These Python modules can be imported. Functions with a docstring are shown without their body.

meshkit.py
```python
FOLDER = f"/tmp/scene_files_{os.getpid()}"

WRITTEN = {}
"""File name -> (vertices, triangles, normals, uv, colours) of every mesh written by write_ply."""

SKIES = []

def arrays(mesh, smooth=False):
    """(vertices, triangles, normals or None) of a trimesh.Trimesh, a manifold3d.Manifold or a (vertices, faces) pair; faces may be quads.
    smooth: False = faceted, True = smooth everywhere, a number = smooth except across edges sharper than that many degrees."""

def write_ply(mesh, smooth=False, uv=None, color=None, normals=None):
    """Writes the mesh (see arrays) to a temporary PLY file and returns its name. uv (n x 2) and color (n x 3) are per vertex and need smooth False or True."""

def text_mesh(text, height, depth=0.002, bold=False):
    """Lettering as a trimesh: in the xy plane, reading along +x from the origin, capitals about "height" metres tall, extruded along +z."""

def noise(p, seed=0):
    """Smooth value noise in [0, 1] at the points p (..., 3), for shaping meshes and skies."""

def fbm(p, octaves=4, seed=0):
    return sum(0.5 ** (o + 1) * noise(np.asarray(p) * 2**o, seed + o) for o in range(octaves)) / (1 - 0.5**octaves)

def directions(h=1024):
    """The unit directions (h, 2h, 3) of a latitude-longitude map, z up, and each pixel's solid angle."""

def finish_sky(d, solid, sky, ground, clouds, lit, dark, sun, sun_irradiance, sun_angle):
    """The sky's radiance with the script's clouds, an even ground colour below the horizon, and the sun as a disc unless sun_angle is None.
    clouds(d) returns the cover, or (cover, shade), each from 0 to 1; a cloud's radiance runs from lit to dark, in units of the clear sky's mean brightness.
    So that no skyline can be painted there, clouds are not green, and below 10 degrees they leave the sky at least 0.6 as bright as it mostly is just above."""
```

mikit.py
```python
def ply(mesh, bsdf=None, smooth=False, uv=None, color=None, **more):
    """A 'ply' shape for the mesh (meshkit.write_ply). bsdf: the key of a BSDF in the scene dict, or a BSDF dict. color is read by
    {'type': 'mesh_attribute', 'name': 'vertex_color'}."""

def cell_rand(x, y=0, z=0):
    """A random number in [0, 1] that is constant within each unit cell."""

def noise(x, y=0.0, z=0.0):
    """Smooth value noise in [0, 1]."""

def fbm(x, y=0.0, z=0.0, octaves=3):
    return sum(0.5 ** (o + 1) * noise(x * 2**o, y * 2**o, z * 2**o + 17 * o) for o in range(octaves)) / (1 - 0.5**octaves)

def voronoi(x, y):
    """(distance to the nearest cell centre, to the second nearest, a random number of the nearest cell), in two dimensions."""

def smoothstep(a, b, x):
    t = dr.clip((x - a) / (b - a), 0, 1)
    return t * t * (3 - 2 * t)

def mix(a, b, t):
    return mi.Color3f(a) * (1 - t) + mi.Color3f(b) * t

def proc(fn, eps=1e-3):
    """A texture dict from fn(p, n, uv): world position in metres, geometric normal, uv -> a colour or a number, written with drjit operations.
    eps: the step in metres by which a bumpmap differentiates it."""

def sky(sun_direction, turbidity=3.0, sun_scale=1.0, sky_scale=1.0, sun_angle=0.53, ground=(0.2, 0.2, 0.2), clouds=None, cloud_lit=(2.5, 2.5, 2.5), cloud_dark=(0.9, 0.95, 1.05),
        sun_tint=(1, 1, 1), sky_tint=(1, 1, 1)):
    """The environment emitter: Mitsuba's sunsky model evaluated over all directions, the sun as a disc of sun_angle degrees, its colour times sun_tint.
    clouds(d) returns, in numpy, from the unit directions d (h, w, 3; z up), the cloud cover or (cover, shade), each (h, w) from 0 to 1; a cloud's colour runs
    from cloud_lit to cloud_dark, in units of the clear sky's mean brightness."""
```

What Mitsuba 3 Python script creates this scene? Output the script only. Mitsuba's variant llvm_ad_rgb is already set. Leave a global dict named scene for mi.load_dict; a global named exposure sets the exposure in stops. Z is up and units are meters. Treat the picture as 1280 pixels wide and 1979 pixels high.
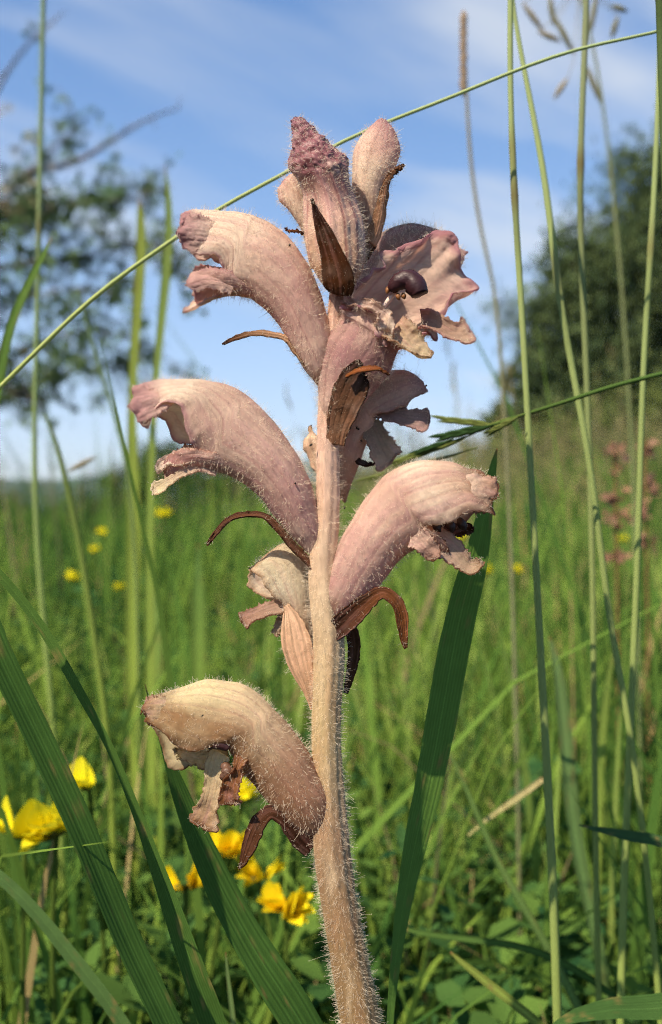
import math
import numpy as np, trimesh, mitsuba as mi, drjit as dr
from scipy.interpolate import PchipInterpolator, CubicSpline
import mikit, meshkit

# ------------------------------------------------------------------ camera, sky, exposure
FPX, FOCUS, CZ = 1900.0, 0.12, 0.20        # focal length in pixels of the 1280 px wide photo; focus distance; height of the lens
T = mi.ScalarTransform4f
scene, labels = {}, {}
scene['camera'] = {
    'type': 'thinlens', 'fov': math.degrees(2 * math.atan(640 / FPX)), 'fov_axis': 'x',
    'aperture_radius': 0.00068, 'focus_distance': FOCUS, 'near_clip': 0.01, 'far_clip': 20000.0,
    'to_world': T().look_at(origin=[0, 0, CZ], target=[0, 1, CZ], up=[0, 0, 1]),
    'medium': {'type': 'ref', 'id': 'haze_air'}}
scene['haze_air'] = {'type': 'homogeneous', 'albedo': {'type': 'rgb', 'value': [0.95, 0.95, 0.95]}, 'sigma_t': {'type': 'rgb', 'value': [0.00008, 0.000095, 0.00012]}}
scene['haze'] = {'type': 'cube', 'bsdf': {'type': 'null'}, 'interior': {'type': 'ref', 'id': 'haze_air'}, 'to_world': T().translate([0, 0, 48]).scale([7000, 7000, 52])}
labels['haze'] = {'label': 'thin summer haze in the air over the meadow', 'category': 'haze', 'kind': 'stuff'}
SUN = (-0.43, -0.53, 0.73)


def clouds(d):
    x, y, z = d[..., 0], d[..., 1], np.maximum(d[..., 2], 0.02)
    q = np.stack([x / (z + 0.25), y / (z + 0.25), 0 * z], -1)
    w = meshkit.fbm(q * 1.3 + 5, 3, seed=3)
    a = 0.55
    qx, qy = q[..., 0] * math.cos(a) + q[..., 1] * math.sin(a), -q[..., 0] * math.sin(a) + q[..., 1] * math.cos(a)
    s = meshkit.fbm(np.stack([qx * 2.4 + 1.5 * w, qy * 9.0 + 2.2 * w, 0 * z + 3.1], -1), 6, seed=11)
    wisps = np.clip((s - 0.44) / 0.36, 0, 1) * np.clip((w - 0.30) / 0.35, 0, 1)
    veil = 0.78 * np.exp(-z / 0.16)
    return np.clip(0.62 * wisps * np.clip(z / 0.12, 0.25, 1) + veil, 0, 0.9)


scene['daylight'] = mikit.sky(SUN, turbidity=3, clouds=clouds, sky_scale=0.94, sun_tint=(0.98, 1.0, 1.06), sky_tint=(0.86, 0.98, 1.16), cloud_lit=(1.9, 2.0, 2.1), cloud_dark=(1.1, 1.15, 1.25), ground=(0.08, 0.11, 0.04))
exposure = 2.4

# ------------------------------------------------------------------ helpers
taken = {}


def numbered(name):
    n = taken.get(name, -1) + 1
    taken[name] = n
    return name if n == 0 else f'{name}_{n:03d}'


def at(u, v, y):
    """The point at distance y that the photo's pixel (u, v) shows."""
    return np.array([(u - 640) / FPX * y, y, CZ + (989.5 - v) / FPX * y])


def near(p):
    """Points (u, v, depth behind the plant's plane in the same unit) in metres."""
    p = np.asarray(p, float)
    y = FOCUS + p[..., 2] * FOCUS / FPX
    return np.stack([(p[..., 0] - 640) / FPX * y, y, CZ + (989.5 - p[..., 1]) / FPX * y], -1)


def rows_at(rows, n, ts=None):
    rows = np.asarray(rows, float)
    ts = np.arange(len(rows)) if ts is None else np.asarray(ts, float)
    return PchipInterpolator(ts, rows, axis=0)(np.linspace(ts[0], ts[-1], n))


def spline(pts, n):
    pts = np.asarray(pts, float)
    k = np.concatenate([[0], np.cumsum(np.linalg.norm(np.diff(pts[:, :3], axis=0), axis=1) ** 0.6 + 1e-9)])
    return CubicSpline(k, pts, axis=0)(np.linspace(0, k[-1], n)) if len(pts) > 2 else pts[0] + (pts[1] - pts[0]) * np.linspace(0, 1, n)[:, None]


def add(key, mesh, bsdf, parent=None, smooth=True, color=None, uv=None):
    key = numbered(f'{parent}__{key}' if parent else key)
    scene[key] = mikit.ply(mesh, bsdf, smooth=smooth, color=color, uv=uv)
    return key


def tag(key, label=None, category=None, group=None, kind=None):
    labels[key] = {k: v for k, v in dict(label=label, category=category, group=group, kind=kind).items() if v}
    return key


def lerp(a, b, t):
    return np.asarray(a) + (np.asarray(b) - np.asarray(a)) * np.asarray(t)[..., None]


def stops(t, table):
    ts = [x[0] for x in table]
    cs = np.array([x[1] for x in table], float)
    return np.stack([np.interp(t, ts, cs[:, k]) for k in range(3)], -1)


def grid_faces(nt, ns, wrap=False):
    i, j = np.meshgrid(np.arange(nt - 1), np.arange(ns if wrap else ns - 1), indexing='ij')
    a, b = i * ns + j, i * ns + (j + 1) % ns
    q = np.stack([a, b, b + ns, a + ns], -1).reshape(-1, 4)
    return np.vstack([q[:, [0, 1, 2]], q[:, [0, 2, 3]]])


def grid_normals(G):
    n = np.cross(np.gradient(G, axis=0), np.gradient(G, axis=1))
    return n / (np.linalg.norm(n, axis=-1, keepdims=True) + 1e-15)


def shell(G, N, th, co, ci):
    """A sheet (nt, ns, 3) with outward normals N as a closed body of thickness th (nt, ns) or a number; its rim is rounded by smoothing."""
    nt, ns, _ = G.shape
    inner = G - N * np.asarray(th)[..., None] if np.ndim(th) else G - N * th
    f = grid_faces(nt, ns)
    if np.mean(np.einsum('ijk,ijk->ij', grid_normals(G), N)) < 0:
        f = f[:, ::-1]
    n = nt * ns
    idx = np.arange(n).reshape(nt, ns)
    ring = np.concatenate([idx[0, :-1], idx[:-1, -1], idx[-1, :0:-1], idx[:0:-1, 0]])
    r2 = np.roll(ring, -1)
    side = np.vstack([np.stack([ring, r2, r2 + n], 1), np.stack([ring, r2 + n, ring + n], 1)])
    v = np.vstack([G.reshape(-1, 3), inner.reshape(-1, 3)])
    m = trimesh.Trimesh(v, np.vstack([f, f[:, ::-1] + n, side]), process=False)
    trimesh.repair.fix_normals(m)
    return (np.array(m.vertices), np.array(m.faces)), np.vstack([co.reshape(-1, 3), ci.reshape(-1, 3)])


def hairs(G, N, per_mm2, length, radius, rng, mask=None, lean=(0, 0, 0)):
    """Gland-tipped hairs standing on a sheet: (vertices, faces)."""
    a = G[:-1, :-1], G[1:, :-1], G[:-1, 1:]
    area = np.linalg.norm(np.cross(a[1] - a[0], a[2] - a[0]), axis=-1)
    if mask is not None:
        area = area * mask[:-1, :-1]
    n = int(area.sum() * 1e6 * per_mm2)
    if n < 1:
        return np.zeros((0, 3)), np.zeros((0, 3), int)
    pick = rng.choice(area.size, n, p=(area / area.sum()).ravel())
    i, j = np.unravel_index(pick, area.shape)
    s, t = rng.random((2, n, 1))
    P = G[i, j] * (1 - s) * (1 - t) + G[i + 1, j] * s * (1 - t) + G[i, j + 1] * (1 - s) * t + G[i + 1, j + 1] * s * t
    d = N[i, j] + rng.normal(0, 0.33, (n, 3)) + np.asarray(lean)
    d /= np.linalg.norm(d, axis=1, keepdims=True)
    L = length * rng.lognormal(-0.12, 0.42, (n, 1))
    bend = rng.normal(0, 0.18, (n, 3))
    pts = np.stack([P - d * 5e-5, P + d * L * 0.5 + bend * L * 0.12, P + d * L * 0.93 + bend * L * 0.5, P + d * L * 1.0 + bend * L * 0.5], 1)
    rad = radius * np.array([0.95, 0.65, 0.55, 1.9])[None, :] * rng.uniform(0.8, 1.2, (n, 1))
    x = np.cross(d, rng.normal(size=(n, 3)))
    x /= np.linalg.norm(x, axis=1, keepdims=True)
    y = np.cross(d, x)
    ang = np.arange(3) * 2 * np.pi / 3
    ring = np.cos(ang)[None, :, None] * x[:, None] + np.sin(ang)[None, :, None] * y[:, None]
    V = np.concatenate([(pts[:, :, None] + ring[:, None] * rad[:, :, None, None]).reshape(n, 12, 3), (pts[:, 3:] + d[:, None] * radius * 1.2)], 1)
    f = [[k * 3 + m, k * 3 + (m + 1) % 3, k * 3 + 3 + (m + 1) % 3] for k in range(3) for m in range(3)] + [[k * 3 + m, k * 3 + 3 + (m + 1) % 3, k * 3 + 3 + m] for k in range(3) for m in range(3)] + [[9 + m, 9 + (m + 1) % 3, 12] for m in range(3)]
    F = (np.arange(n)[:, None, None] * 13 + np.array(f)[None]).reshape(-1, 3)
    return V.reshape(-1, 3), F


def merge(parts):
    parts = [p for p in parts if len(p[0])]
    off = np.cumsum([0] + [len(p[0]) for p in parts])
    out = [np.vstack([p[0] for p in parts]), np.vstack([p[1] + o for p, o in zip(parts, off)])]
    return tuple(out + ([np.vstack([p[2] for p in parts])] if len(parts[0]) > 2 else []))


def tube(pts, rad, sides=8, cap=True):
    """A tapering tube through the points (n, 3)."""
    p = np.asarray(pts, float)
    rad = np.broadcast_to(rad, (len(p),))
    t = np.gradient(p, axis=0)
    t /= np.linalg.norm(t, axis=1, keepdims=True) + 1e-15
    x = np.cross(t[0], [0.31, 0.9, 0.2])
    frames = []
    for k in range(len(p)):
        x = x - t[k] * (x @ t[k])
        x = x / (np.linalg.norm(x) + 1e-15)
        frames.append((x, np.cross(t[k], x)))
    X, Yv = np.array([f[0] for f in frames]), np.array([f[1] for f in frames])
    a = np.arange(sides) * 2 * np.pi / sides
    V = p[:, None] + rad[:, None, None] * (np.cos(a)[None, :, None] * X[:, None] + np.sin(a)[None, :, None] * Yv[:, None])
    F = grid_faces(len(p), sides, True)
    V = V.reshape(-1, 3)
    if cap:
        n = len(V)
        V = np.vstack([V, p[:1], p[-1:]])
        k = np.arange(sides)
        F = np.vstack([F, np.stack([(k + 1) % sides, k, k * 0 + n], 1), np.stack([k + n - sides, (k + 1) % sides + n - sides, k * 0 + n + 1], 1)])
    return V, F


# ------------------------------------------------------------------ materials
VC = {'type': 'mesh_attribute', 'name': 'vertex_color'}


def fine(p, n, uv):
    return mikit.fbm(p.x * 5200, p.y * 5200, p.z * 5200, 2) * 0.6 + mikit.noise(p.x * 1700, p.y * 1700, p.z * 1700) * 0.8


def thin(diff, rough, spec=0.5):
    return {'type': 'principledthin', 'base_color': VC, 'roughness': rough, 'spec_trans': 0.0, 'diff_trans': diff, 'eta': 1.45}


scene['petal'] = {'type': 'bumpmap', 'arbitrary': mikit.proc(fine, 2e-5), 'scale': 0.000045, 'bsdf': thin(1.15, 0.42)}
scene['flesh'] = {'type': 'bumpmap', 'arbitrary': mikit.proc(fine, 2e-5), 'scale': 0.00004, 'bsdf': {'type': 'principled', 'base_color': VC, 'roughness': 0.5, 'specular': 0.4, 'sheen': 0.3}}
scene['dry'] = {'type': 'bumpmap', 'arbitrary': mikit.proc(fine, 2e-5), 'scale': 0.00008, 'bsdf': thin(0.25, 0.6)}
scene['hair'] = {'type': 'principledthin', 'base_color': {'type': 'rgb', 'value': [0.90, 0.80, 0.63]}, 'roughness': 0.2, 'diff_trans': 0.9, 'spec_trans': 0.0, 'eta': 1.5}
scene['leaf'] = thin(0.75, 0.42)
scene['blade'] = thin(0.6, 0.38)
scene['far_leaf'] = thin(0.5, 0.6)
scene['bark'] = {'type': 'principled', 'base_color': VC, 'roughness': 0.85, 'specular': 0.2}
scene['yellow'] = thin(0.55, 0.4)


def soil(p, n, uv):
    a = mikit.fbm(p.x * 30, p.y * 30, 0, 3)
    b = mikit.fbm(p.x * 0.4, p.y * 0.4, 0, 3)
    near_ = mikit.mix((0.035, 0.045, 0.015), (0.07, 0.10, 0.025), a)
    return mikit.mix(near_, mikit.mix((0.06, 0.10, 0.02), (0.11, 0.15, 0.035), b), 0.5)


scene['soil'] = {'type': 'principled', 'base_color': mikit.proc(soil), 'roughness': 0.9, 'specular': 0.2}
scene['far_wood'] = {'type': 'principled', 'base_color': mikit.proc(lambda p, n, uv: mikit.mix((0.012, 0.030, 0.020), (0.030, 0.055, 0.032), mikit.fbm(p.x * 0.02, p.y * 0.02, p.z * 0.05, 3))), 'roughness': 0.95, 'specular': 0.1}

# ------------------------------------------------------------------ setting: ground and hills
rng = np.random.default_rng(5)


def ground_z(x, y):
    r = np.hypot(x, y)
    bump = (meshkit.fbm(np.stack([x * 0.5, y * 0.5, 0 * x], -1), 3, seed=2) - 0.5) * 0.10 * np.clip((r - 0.8) / 3, 0, 1)
    bank = 0.16 * np.maximum(x + 0.2 * y - 1.2, 0) * np.clip((y - 2) / 6, 0, 1)      # the meadow climbs to the trees on the right
    bank = np.minimum(bank, 1.4) - np.clip((-x * 0.11) * np.clip((y - 5) / 16, 0, 1), 0, 3)
    return bump + bank - 0.00004 * np.maximum(r - 60, 0) ** 1.0 * 0


gx = np.sinh(np.linspace(-1, 1, 181) * 9.2) / np.sinh(9.2) * 6000
X, Y = np.meshgrid(gx, gx, indexing='ij')
G = np.stack([X, Y, ground_z(X, Y) * np.exp(-np.maximum(np.hypot(X, Y) - 80, 0) / 200)], -1)
f = grid_faces(181, 181)
add('ground', (G.reshape(-1, 3), f), 'soil')
tag('ground', 'grassy meadow ground', kind='structure')

az = np.linspace(-1.2, 1.2, 260)
base, top = [], []
ridge = 30 + 34 * meshkit.fbm(np.stack([az * 5, 0 * az, 0 * az], -1), 3, seed=9) + 5 * meshkit.fbm(np.stack([az * 90, 0 * az, 0 * az], -1), 3, seed=4)
prof = [(1100, 0.0), (1250, 0.55), (1400, 0.9), (1500, 1.0), (1700, 0.8), (2100, -0.1)]
G = np.array([[[r * math.sin(a), r * math.cos(a), ridge[i] * q * 1.0 - 3] for i, a in enumerate(az)] for r, q in prof])
G[..., 2] += 5 * (meshkit.fbm(G * 0.02, 3, seed=7) - 0.5)
add('hills', (G.reshape(-1, 3), grid_faces(len(prof), len(az))), 'far_wood')
tag('hills', 'distant wooded hills along the horizon', kind='structure')


# ------------------------------------------------------------------ grass, clover, leaves
def blades(x, y, z, h, w, lean, rng, c0, c1, seg=4, turn=None, droop=1.0):
    """Many tapering blades: base (x, y, z), height h, width w, lean (n, 2): horizontal reach of the tip as a share of h."""
    n = len(x)
    t = np.linspace(0, 1, seg + 1)
    bend = t ** 1.9
    px = x[:, None] + lean[:, :1] * h[:, None] * bend
    py = y[:, None] + lean[:, 1:] * h[:, None] * bend
    reach = np.linalg.norm(lean, axis=1)[:, None]
    pz = z[:, None] + h[:, None] * (t - droop * 0.35 * np.minimum(reach, 1.2) * t ** 3)
    c = np.stack([px, py, pz], -1)
    a = rng.uniform(0, np.pi, n) if turn is None else turn
    side = np.stack([np.cos(a), np.sin(a), 0 * a], -1)
    wt = w[:, None] * np.array([0.75 + 0.5 * q - 0.25 * q * q if q < 0.4 else 1.0 - ((q - 0.4) / 0.6) ** 1.6 for q in t])[None] * 0.5
    tw = rng.normal(0, 0.5, n)[:, None] * t[None]
    side = side[:, None] * np.cos(tw)[..., None] + np.cross(side, [0, 0, 1.0])[:, None] * np.sin(tw)[..., None]
    V = np.stack([c - side * wt[..., None], c + side * wt[..., None]], 2).reshape(n, -1, 3)
    m = 2 * (seg + 1)
    f = []
    for k in range(seg):
        b = 2 * k
        f += [[b, b + 1, b + 3]] + ([[b, b + 3, b + 2]] if k < seg - 1 else [])
    F = (np.arange(n)[:, None, None] * m + np.array(f)[None]).reshape(-1, 3)
    mixv = np.clip(rng.normal(0.45, 0.28, n), 0, 1)
    C = lerp(c0, c1, mixv)
    dry = rng.random(n) < 0.05
    C[dry] = lerp((0.30, 0.22, 0.09), (0.36, 0.30, 0.14), rng.random(dry.sum()))
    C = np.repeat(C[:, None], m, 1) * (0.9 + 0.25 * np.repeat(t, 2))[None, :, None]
    return V.reshape(-1, 3), F, C.reshape(-1, 3)


def field(n, y0, y1, spread, rng, power=1.0, left=-1, right=1):
    """Points of the meadow between the distances y0 and y1, in a wedge about the view wider than the picture."""
    y = y0 + (y1 - y0) * rng.random(n) ** power
    x = rng.uniform(left, right, n) * (spread * y + 0.05)
    return x, y


LIGHT, MID, DEEP = (0.24, 0.34, 0.055), (0.09, 0.19, 0.035), (0.028, 0.085, 0.022)
parts = []
for n, y0, y1, hm, wm, sd in ((9000, 0.19, 0.55, 0.085, 0.0021, 1), (16000, 0.5, 1.4, 0.10, 0.0028, 2), (26000, 1.2, 4.5, 0.125, 0.0045, 3), (24000, 4, 16, 0.15, 0.012, 4), (20000, 14, 60, 0.25, 0.05, 5)):
    r = np.random.default_rng(100 + sd)
    x, y = field(n, y0, y1, 0.55, r, 0.75)
    patch = meshkit.fbm(np.stack([x * 3.0 / max(y0, .4), y * 2.0 / max(y0, .4), 0 * x], -1), 3, seed=21)
    h = hm * r.lognormal(0, 0.36, n) * (0.35 + 1.3 * patch)
    w = wm * r.lognormal(0, 0.35, n)
    lean = r.normal(0, 0.28, (n, 2))
    tone = np.clip((meshkit.fbm(np.stack([x * 6 / max(y0, .4) * .4, y * 3 / max(y0, .4) * .4, 0 * x + 8], -1), 3, seed=22) - 0.36) * 3.2 + r.normal(0, 0.12, n), 0, 1)
    c0, c1 = lerp(DEEP, MID, tone), lerp(MID, LIGHT, tone)
    parts.append(blades(x, y, ground_z(x, y), h, w, lean, r, c0, c1, seg=4 if y0 < 1.3 else 3))
for n, y0, y1, h0, h1, wm, sd in ((320, 0.26, 0.6, 0.11, 0.19, 0.0026, 11), (900, 0.5, 1.3, 0.13, 0.225, 0.0034, 12), (1200, 1.2, 3.5, 0.16, 0.28, 0.0055, 13)):
    r = np.random.default_rng(100 + sd)
    x, y = field(n, y0, y1, 0.5, r, 0.8)
    h = h0 + (h1 - h0) * r.random(n) ** 1.6
    h = h * (1 - 0.35 * np.clip((-x / y - 0.05) / 0.12, 0, 1))          # shorter sward on the left
    parts.append(blades(x, y, ground_z(x, y), h, wm * r.lognormal(0, 0.3, n), r.normal(0, 0.13, (n, 2)), r, (0.17, 0.28, 0.05), (0.34, 0.43, 0.11), seg=5, droop=0.6))
V, F, C = merge(parts)
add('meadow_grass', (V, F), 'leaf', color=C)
tag('meadow_grass', 'dense green meadow grass behind the flower spike', 'grass', kind='stuff')


def leaflets(x, y, z, size, rng, c0, c1, n_each=3):
    """Small oval leaflets in threes."""
    n = len(x)
    ang = rng.uniform(0, 2 * np.pi, n)[:, None] + np.arange(n_each)[None] * 2 * np.pi / n_each * 0.8
    tilt = rng.normal(0.25, 0.35, (n, n_each))
    d = np.stack([np.cos(ang) * np.cos(tilt), np.sin(ang) * np.cos(tilt), np.sin(tilt)], -1)
    s = np.stack([-np.sin(ang), np.cos(ang), rng.normal(0, 0.35, ang.shape)], -1)
    s /= np.linalg.norm(s, axis=-1, keepdims=True)
    up = np.cross(d, s)
    o = np.stack([x, y, z], -1)[:, None]
    L = (size[:, None] * rng.uniform(0.8, 1.2, (n, n_each)))[..., None]
    pr = [(0.05, 0), (0.35, 0.30), (0.7, 0.33), (1.0, 0.0), (0.7, -0.33), (0.35, -0.30)]
    V = np.stack([o + d * L * a + s * L * b + up * L * (0.25 * abs(b) - 0.12 * a * a) for a, b in pr], 2).reshape(-1, 3)
    F = (np.arange(n * n_each)[:, None, None] * 6 + np.array([[0, 1, 2], [0, 2, 3], [0, 3, 4], [0, 4, 5]])[None]).reshape(-1, 3)
    C = np.repeat(lerp(c0, c1, rng.random(n * n_each)), 6, 0)
    return V, F, C


def herbs(n, y0, y1, hgt, size, seed):
    """Leafy stalks: leaflets in threes up a leaning stalk."""
    r = np.random.default_rng(seed)
    x, y = field(n, y0, y1, 0.5, r, 0.8)
    keep = meshkit.fbm(np.stack([x * 3.2 / max(y0, .4) * .5, y * 2 / max(y0, .4) * .5, 0 * x + 3], -1), 2, seed=33) > 0.47
    x, y = x[keep], y[keep]
    n = len(x)
    h = hgt * r.lognormal(0, 0.25, n)
    lean = r.normal(0, 0.25, (n, 2))
    z = ground_z(x, y)
    out = [blades(x, y, z, h, 0.10 * size * np.ones(n), lean, r, (0.08, 0.14, 0.04), (0.12, 0.18, 0.05), seg=3, droop=0)]
    for k in range(9):
        q = 0.25 + 0.75 * (k + r.random(n)) / 9
        out.append(leaflets(x + lean[:, 0] * h * q ** 1.9, y + lean[:, 1] * h * q ** 1.9, z + h * q, size * (1.15 - 0.5 * q) * r.uniform(0.7, 1.3, n), r, (0.022, 0.075, 0.028), (0.075, 0.17, 0.05)))
    return out


parts = herbs(500, 0.22, 0.6, 0.075, 0.010, 61) + herbs(900, 0.55, 1.6, 0.095, 0.013, 62) + herbs(1200, 1.5, 5, 0.14, 0.022, 63)
V, F, C = merge(parts)
add('meadow_herbs', (V, F), 'leaf', color=C)
tag('meadow_herbs', 'dark leafy meadow herbs among the grass', 'herbs', kind='stuff')
parts = []
for n, y0, y1, sz, sd in ((7500, 0.19, 0.6, 0.0066, 1), (11000, 0.55, 1.8, 0.0098, 2), (7000, 1.7, 5, 0.019, 3)):
    r = np.random.default_rng(200 + sd)
    x, y = field(n, y0, y1, 0.55, r, 0.75)
    keep = meshkit.fbm(np.stack([x * 9 / max(y0, .3) * .3, y * 7 / max(y0, .3) * .3, 0 * x], -1), 2, seed=31) > 0.40
    x, y = x[keep], y[keep]
    z = ground_z(x, y) + 0.012 + 0.085 * r.random(len(x)) ** 0.8
    parts.append(leaflets(x, y, z, sz * r.lognormal(0, 0.3, len(x)), r, (0.045, 0.115, 0.034), (0.13, 0.23, 0.045)))
V, F, C = merge(parts)
add('clover', (V, F), 'leaf', color=C)
tag('clover', 'low three-leaved clover and trefoil leaves between the grass', 'clover', kind='stuff')

# far tall grasses with their loose heads, a mass against the sky and the trees
parts = []
r = np.random.default_rng(301)
for n, y0, y1, hm, x0, x1 in ((230, 1.0, 3.0, 0.30, 0.0, 1.0), (1100, 3.0, 11.0, 0.46, 0.05, 1.0), (260, 2.0, 6.0, 0.30, -1.0, 0.3)):
    x, y = field(n, y0, y1, 0.5, r, 1, x0, x1)
    h = hm * r.lognormal(0, 0.16, n)
    lean = r.normal(0, 0.10, (n, 2))
    wid = 0.0011 + 0.0004 * y
    z = ground_z(x, y)
    parts.append(blades(x, y, z, h, wid * 1.2, lean, r, (0.12, 0.17, 0.035), (0.24, 0.26, 0.09), seg=4, droop=0.3))
    for k in range(14):
        q = r.uniform(0.72, 1.0, n)
        bx, by, bz = x + lean[:, 0] * h * q ** 1.9, y + lean[:, 1] * h * q ** 1.9, z + h * (q - 0.02)
        parts.append(blades(bx, by, bz, h * r.uniform(0.03, 0.075, n), wid * 1.6, r.normal(0, 0.55, (n, 2)), r, (0.19, 0.19, 0.08), (0.33, 0.29, 0.15), seg=2))
V, F, C = merge(parts)
add('tall_grass', (V, F), 'leaf', color=C)
tag('tall_grass', 'tall flowering grasses rising above the far meadow', 'grass', kind='stuff')


# ------------------------------------------------------------------ trees and shrubs
def leaf_cards(P, size, rng, c0, c1, flat=0.5):
    n = len(P)
    d = rng.normal(size=(n, 3)); d /= np.linalg.norm(d, axis=1, keepdims=True)
    up = rng.normal(size=(n, 3)) * np.array([1, 1, 1 + flat])
    s = np.cross(d, up); s /= np.linalg.norm(s, axis=1, keepdims=True)
    L = (size * rng.uniform(0.6, 1.3, n))[:, None]
    m = np.cross(d, s) * L * 0.12
    V = np.stack([P - d * L * .5, P + s * L * .3 + m, P + d * L * .5, P - s * L * .3 + m], 1).reshape(-1, 3)
    F = (np.arange(n)[:, None, None] * 4 + np.array([[0, 1, 2], [0, 2, 3]])[None]).reshape(-1, 3)
    return V, F, np.repeat(lerp(c0, c1, rng.random(n) ** 1.3), 4, 0)


def crown_points(lobes, n, rng, clump=0.16):
    """Points in clumps through and mostly near the surface of several ellipsoid lobes (centre, radii)."""
    out = []
    vol = np.array([np.prod(l[1]) ** 0.67 for l in lobes])
    for (c, rad), share in zip(lobes, vol / vol.sum()):
        k = max(6, int(share * n / 60))
        d = rng.normal(size=(k, 3)); d /= np.linalg.norm(d, axis=1, keepdims=True)
        cc = np.asarray(c) + d * np.asarray(rad) * rng.uniform(0.45, 1.02, (k, 1))
        m = max(1, int(share * n / k))
        out.append((cc[:, None] + rng.normal(0, 1, (k, m, 3)) * np.mean(rad) * clump * rng.uniform(0.6, 1.4, (k, 1, 1))).reshape(-1, 3))
    return np.vstack(out)


def far_tree(name, label, x, y, h, lobes, n, leaf, c0, c1, seed, category='tree', group=None):
    r = np.random.default_rng(seed)
    key = numbered(name)
    z0 = min(float(ground_z(np.array([x]), np.array([y]))[0]), 0.65)
    lo = [(np.array([x + a, y + b, z0 + c]), np.array(rad)) for a, b, c, rad in lobes]
    P = crown_points(lo, n, r)
    P = P[P[:, 2] > z0 + 0.05]
    V, F, C = leaf_cards(P, leaf, r, c0, c1)
    add('crown', (V, F), 'far_leaf', key, color=C)
    tr = []
    p = np.array([[x, y, z0 - 0.2], [x + 0.02 * h, y, z0 + 0.25 * h], [x - 0.01 * h, y, z0 + 0.6 * h], [x, y, z0 + 0.85 * h]])
    tr.append(tube(spline(p, 12), np.linspace(0.035, 0.006, 12) * h, 8))
    for c, rad in lo:
        s = np.array([x, y, z0 + min(0.4 * h, max(0.15 * h, c[2] - z0 - 0.2 * h))])
        m = (s + c) / 2 + np.array([0, 0, -0.03 * h])
        tr.append(tube(spline([s, m, c], 8), np.linspace(0.014, 0.004, 8) * h, 6))
    V, F = merge(tr)
    add('trunk', (V, F), 'bark', key, color=np.tile([0.10, 0.075, 0.05], (len(V), 1)))
    return tag(key, label, category, group)


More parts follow.
